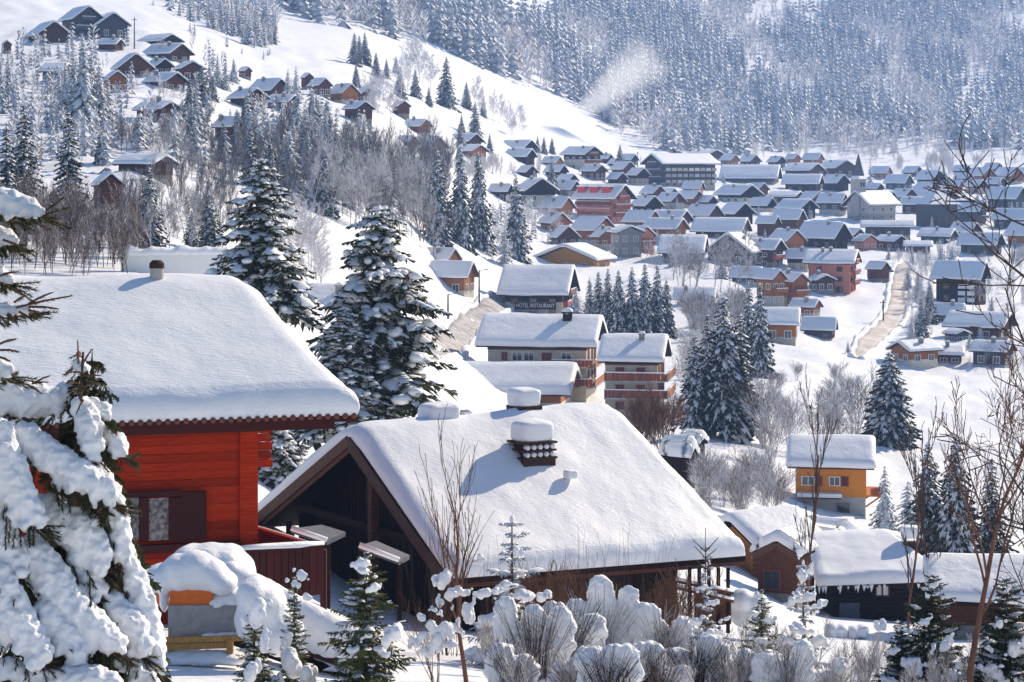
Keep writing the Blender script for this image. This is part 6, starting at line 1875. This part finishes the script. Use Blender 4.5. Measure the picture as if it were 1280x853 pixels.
pbox(t, 'front_panel', 'concrete', 210, 306, 757, 799, d - .05, .12); pbox(t, 'end_panel', 'concrete', 300, 306, 757, 799, d + .1, .8)
blob('snow_cap', [(P(x, y, d + .35), (rx * m, .42, ry * m)) for x, y, rx, ry in ((275, 752, 22, 14), (295, 750, 20, 16), (312, 752, 16, 14), (292, 790, 14, 5))], voxel=.045, noise=.03, root=t)
t = thing('garden_bench', 'yellow brown plank bench with snow under the concrete trough', 'bench', P(248, 815, d - .3))
for k, (y0, y1) in enumerate(((796, 803), (804, 812))):
    pbox(t, 'plank', 'old_plank', 204, 290 + 16 * (1 - k), y0 - 3 * 0, y1, d - .35 + .03 * k, .08, tilt=-.03)
pbox(t, 'leg', 'old_plank', 283, 291, 800, 822, d - .4, .15); pbox(t, 'leg', 'old_plank', 210, 217, 800, 822, d - .3, .15)
blob('foot_snow', [(P(x, 822, d - .2), (18 * m, .4, 9 * m)) for x in range(196, 300, 12)], voxel=.05, noise=.04, root=t)
blob('seat_snow', [(P(x, 796, d - .15), (12 * m, .2, 5 * m)) for x in (262, 276, 290)], voxel=.035, noise=.02, root=t)
t = thing('snow_heap', 'rounded snow covered furniture in front of the red window', 'snow heap', P(265, 730, 50))
mm = 50 / F
blob('snow_dome', [(P(x, y, 50), (rx * mm, .8, ry * mm)) for x, y, rx, ry in ((262, 700, 34, 22), (240, 702, 26, 22), (286, 706, 24, 26), (302, 718, 18, 26), (230, 712, 18, 18), (270, 720, 50, 26))], voxel=.07, noise=.04, nsize=.5, root=t)
t = thing('snowy_wall', 'low dark timber wall carrying a long sloping drift of snow', 'wall', P(400, 820, 47))
mm = 47 / F
a, c = P(296, 752, 48), P(478, 824, 46)
mb = MB(); mb.beam(a + Vector((0, 0, -.55)), c + Vector((0, 0, -.38)), .22, .75); wb(mb, 'timber', 'dark_wood', t)
mb = MB(); mb.beam(P(375, 800, 46.6), P(425, 818, 46), .2, .45); wb(mb, 'timber', 'deep_red_wood', t)
blob('snow_drift', [(P(x, 716 + (x - 296) * .52 + 22, 47.4 - (x - 296) * .008), (26 * mm, .42, (34 - (x - 296) * .02) * mm)) for x in range(290, 470, 13)], voxel=.06, noise=.04, nsize=.5, root=t)
t = thing('snow_heap', 'smooth bank of snow between timber wall and plank bench', 'snow heap', P(325, 800, 44))
blob('snow_dome', [(P(x, y, 44.5), (rx * m, .6, ry * m)) for x, y, rx, ry in ((318, 745, 24, 24), (335, 760, 26, 30), (310, 775, 16, 26), (350, 790, 30, 30))], voxel=.06, noise=.04, nsize=.4, root=t)
# ---- patio of the log cabin
d = 92.0; m = d / F
for lab, its, nm in (
    ('oblong snow heap like a covered table in the middle of the patio', ((1085, 806, 16, 14), (1100, 806, 18, 16), (1118, 805, 18, 15), (1130, 808, 12, 12)), 'snow_heap'),
    ('bowl shaped snow heap at the front edge of the patio', ((1075, 818, 14, 12), (1090, 822, 16, 12), (1104, 814, 14, 12)), 'snow_heap'),
    ('snow heap at the left of the patio near the crusted sapling', ((1040, 788, 11, 9), (1052, 786, 9, 7)), 'snow_heap'),
    ('row of small snow lumps against the cabin wall', ((1066, 788, 9, 6), (1078, 786, 8, 6), (1104, 778, 4, 5), (1096, 780, 4, 4)), 'snow_heap')):
    t = thing(nm, lab, 'snow heap', P(its[0][0], its[0][1] + 20, d))
    blob('snow_dome', [(P(x, y, d), (rx * m, .5, ry * m)) for x, y, rx, ry in its] + [(P(x, y + ry, d), (rx * m * .95, .55, ry * m)) for x, y, rx, ry in its], voxel=.06, noise=.04, nsize=.4, root=t)
t = thing('snow_heap', 'big snow covered boulder beside the board fence', 'snow heap', P(932, 790, 80))
m = 80 / F
blob('snow_dome', [(P(x, y, 80), (rx * m, .6, ry * m)) for x, y, rx, ry in ((928, 752, 18, 16), (944, 756, 18, 16), (934, 768, 24, 18))], voxel=.06, noise=.04, nsize=.4, root=t)

# ------------------------------------------------------------------ plume of the snow cannon
m, n, b = _mat('snow_mist')
n.nodes.remove(b)
vp = n.nodes.new("ShaderNodeVolumePrincipled")
vp.inputs['Color'].default_value = (1.0, 1.0, 1.0, 1)
vp.inputs['Anisotropy'].default_value = 0.55
tc = n.nodes.new("ShaderNodeTexCoord")
sp = n.nodes.new("ShaderNodeSeparateXYZ"); n.links.new(tc.outputs['Object'], sp.inputs[0])
ln = n.nodes.new("ShaderNodeVectorMath"); ln.operation = 'LENGTH'
cb = n.nodes.new("ShaderNodeCombineXYZ"); n.links.new(sp.outputs[1], cb.inputs[1]); n.links.new(sp.outputs[2], cb.inputs[2]); n.links.new(cb.outputs[0], ln.inputs[0])
def _m(op, a, b_=None, c=None):
    q = n.nodes.new("ShaderNodeMath"); q.operation = op
    for k, v in enumerate((a, b_, c)):
        if v is None: continue
        if isinstance(v, (int, float)): q.inputs[k].default_value = v
        else: n.links.new(v, q.inputs[k])
    return q.outputs[0]
# object space: x runs 0..1 along the jet, radius 1 at the far end
rad = _m('MULTIPLY_ADD', sp.outputs[0], 0.85, 0.10)
rel = _m('DIVIDE', ln.outputs['Value'], rad)
core = _m('MAXIMUM', _m('SUBTRACT', 1.0, rel), 0.0)
fade = _m('MULTIPLY', _m('SUBTRACT', 1.0, sp.outputs[0]), _m('MINIMUM', _m('MULTIPLY', sp.outputs[0], 12.0), 1.0))
nz = n.nodes.new("ShaderNodeTexNoise"); nz.inputs['Scale'].default_value = 3.5; nz.inputs['Detail'].default_value = 3
n.links.new(tc.outputs['Object'], nz.inputs['Vector'])
den = _m('MULTIPLY', _m('MULTIPLY', core, fade), _m('MULTIPLY', nz.outputs['Fac'], 0.55))
n.links.new(den, vp.inputs['Density'])
n.links.new(vp.outputs[0], n.nodes["Material Output"].inputs['Volume'])
_dp = dist_at(706, 160, 300) - 6; a = P(706, 158, _dp); c = P(822, 62, _dp + 10)
mb = MB()
ring = [[(x, (0.10 + .9 * x) * math.cos(k * math.pi / 8), (0.10 + .9 * x) * math.sin(k * math.pi / 8)) for k in range(17)] for x in (0, .25, .5, .75, 1.0)]
mb.grid(ring)
o = mb.build('snow_plume', 'snow_mist')
o.data.polygons.foreach_set('use_smooth', [True] * len(o.data.polygons))
bm = bmesh.new(); bm.from_mesh(o.data); bmesh.ops.remove_doubles(bm, verts=bm.verts, dist=1e-4); bmesh.ops.holes_fill(bm, edges=bm.edges, sides=0); bmesh.ops.recalc_face_normals(bm, faces=bm.faces); bm.to_mesh(o.data); bm.free()
dv = c - a; L = dv.length
o.location = a; o.rotation_euler = dv.to_track_quat('X', 'Z').to_euler(); o.scale = (L, 15, 15)
tag(o, 'sunlit plume of blown snow rising in front of the wooded mountain', 'snow plume')
# ------------------------------------------------------------------ haze
HAZE = 2.1e-4
m, n, b = _mat('haze')
n.nodes.remove(b)
vp = n.nodes.new("ShaderNodeVolumePrincipled")
vp.inputs['Color'].default_value = (0.36, 0.58, 1.0, 1)
vp.inputs['Density'].default_value = HAZE
vp.inputs['Anisotropy'].default_value = 0.0
n.links.new(vp.outputs[0], n.nodes["Material Output"].inputs['Volume'])
zs = [v[2] for v in _vs]; xs_ = [v[0] for v in _vs]
lo = (min(xs_) - 30, -60, min(zs) - 1.0); hi = (max(xs_) + 30, 2860, max(zs) + 40)
mb = MB(); mb.box(((lo[0] + hi[0]) / 2, (lo[1] + hi[1]) / 2, (lo[2] + hi[2]) / 2), (hi[0] - lo[0], hi[1] - lo[1], hi[2] - lo[2]))
tag(mb.build('haze', 'haze'), 'thin winter haze filling the valley', kind='stuff')

# ------------------------------------------------------------------ fuse the soft snow
if PENDING:
    bpy.context.view_layer.update()
    dg = bpy.context.evaluated_depsgraph_get()
    done = []
    for o in PENDING:
        done.append((o, bpy.data.meshes.new_from_object(o.evaluated_get(dg))))
    for o, me_ in done:
        o.modifiers.clear(); o.data = me_
        me_.polygons.foreach_set('use_smooth', [True] * len(me_.polygons)); me_.update()
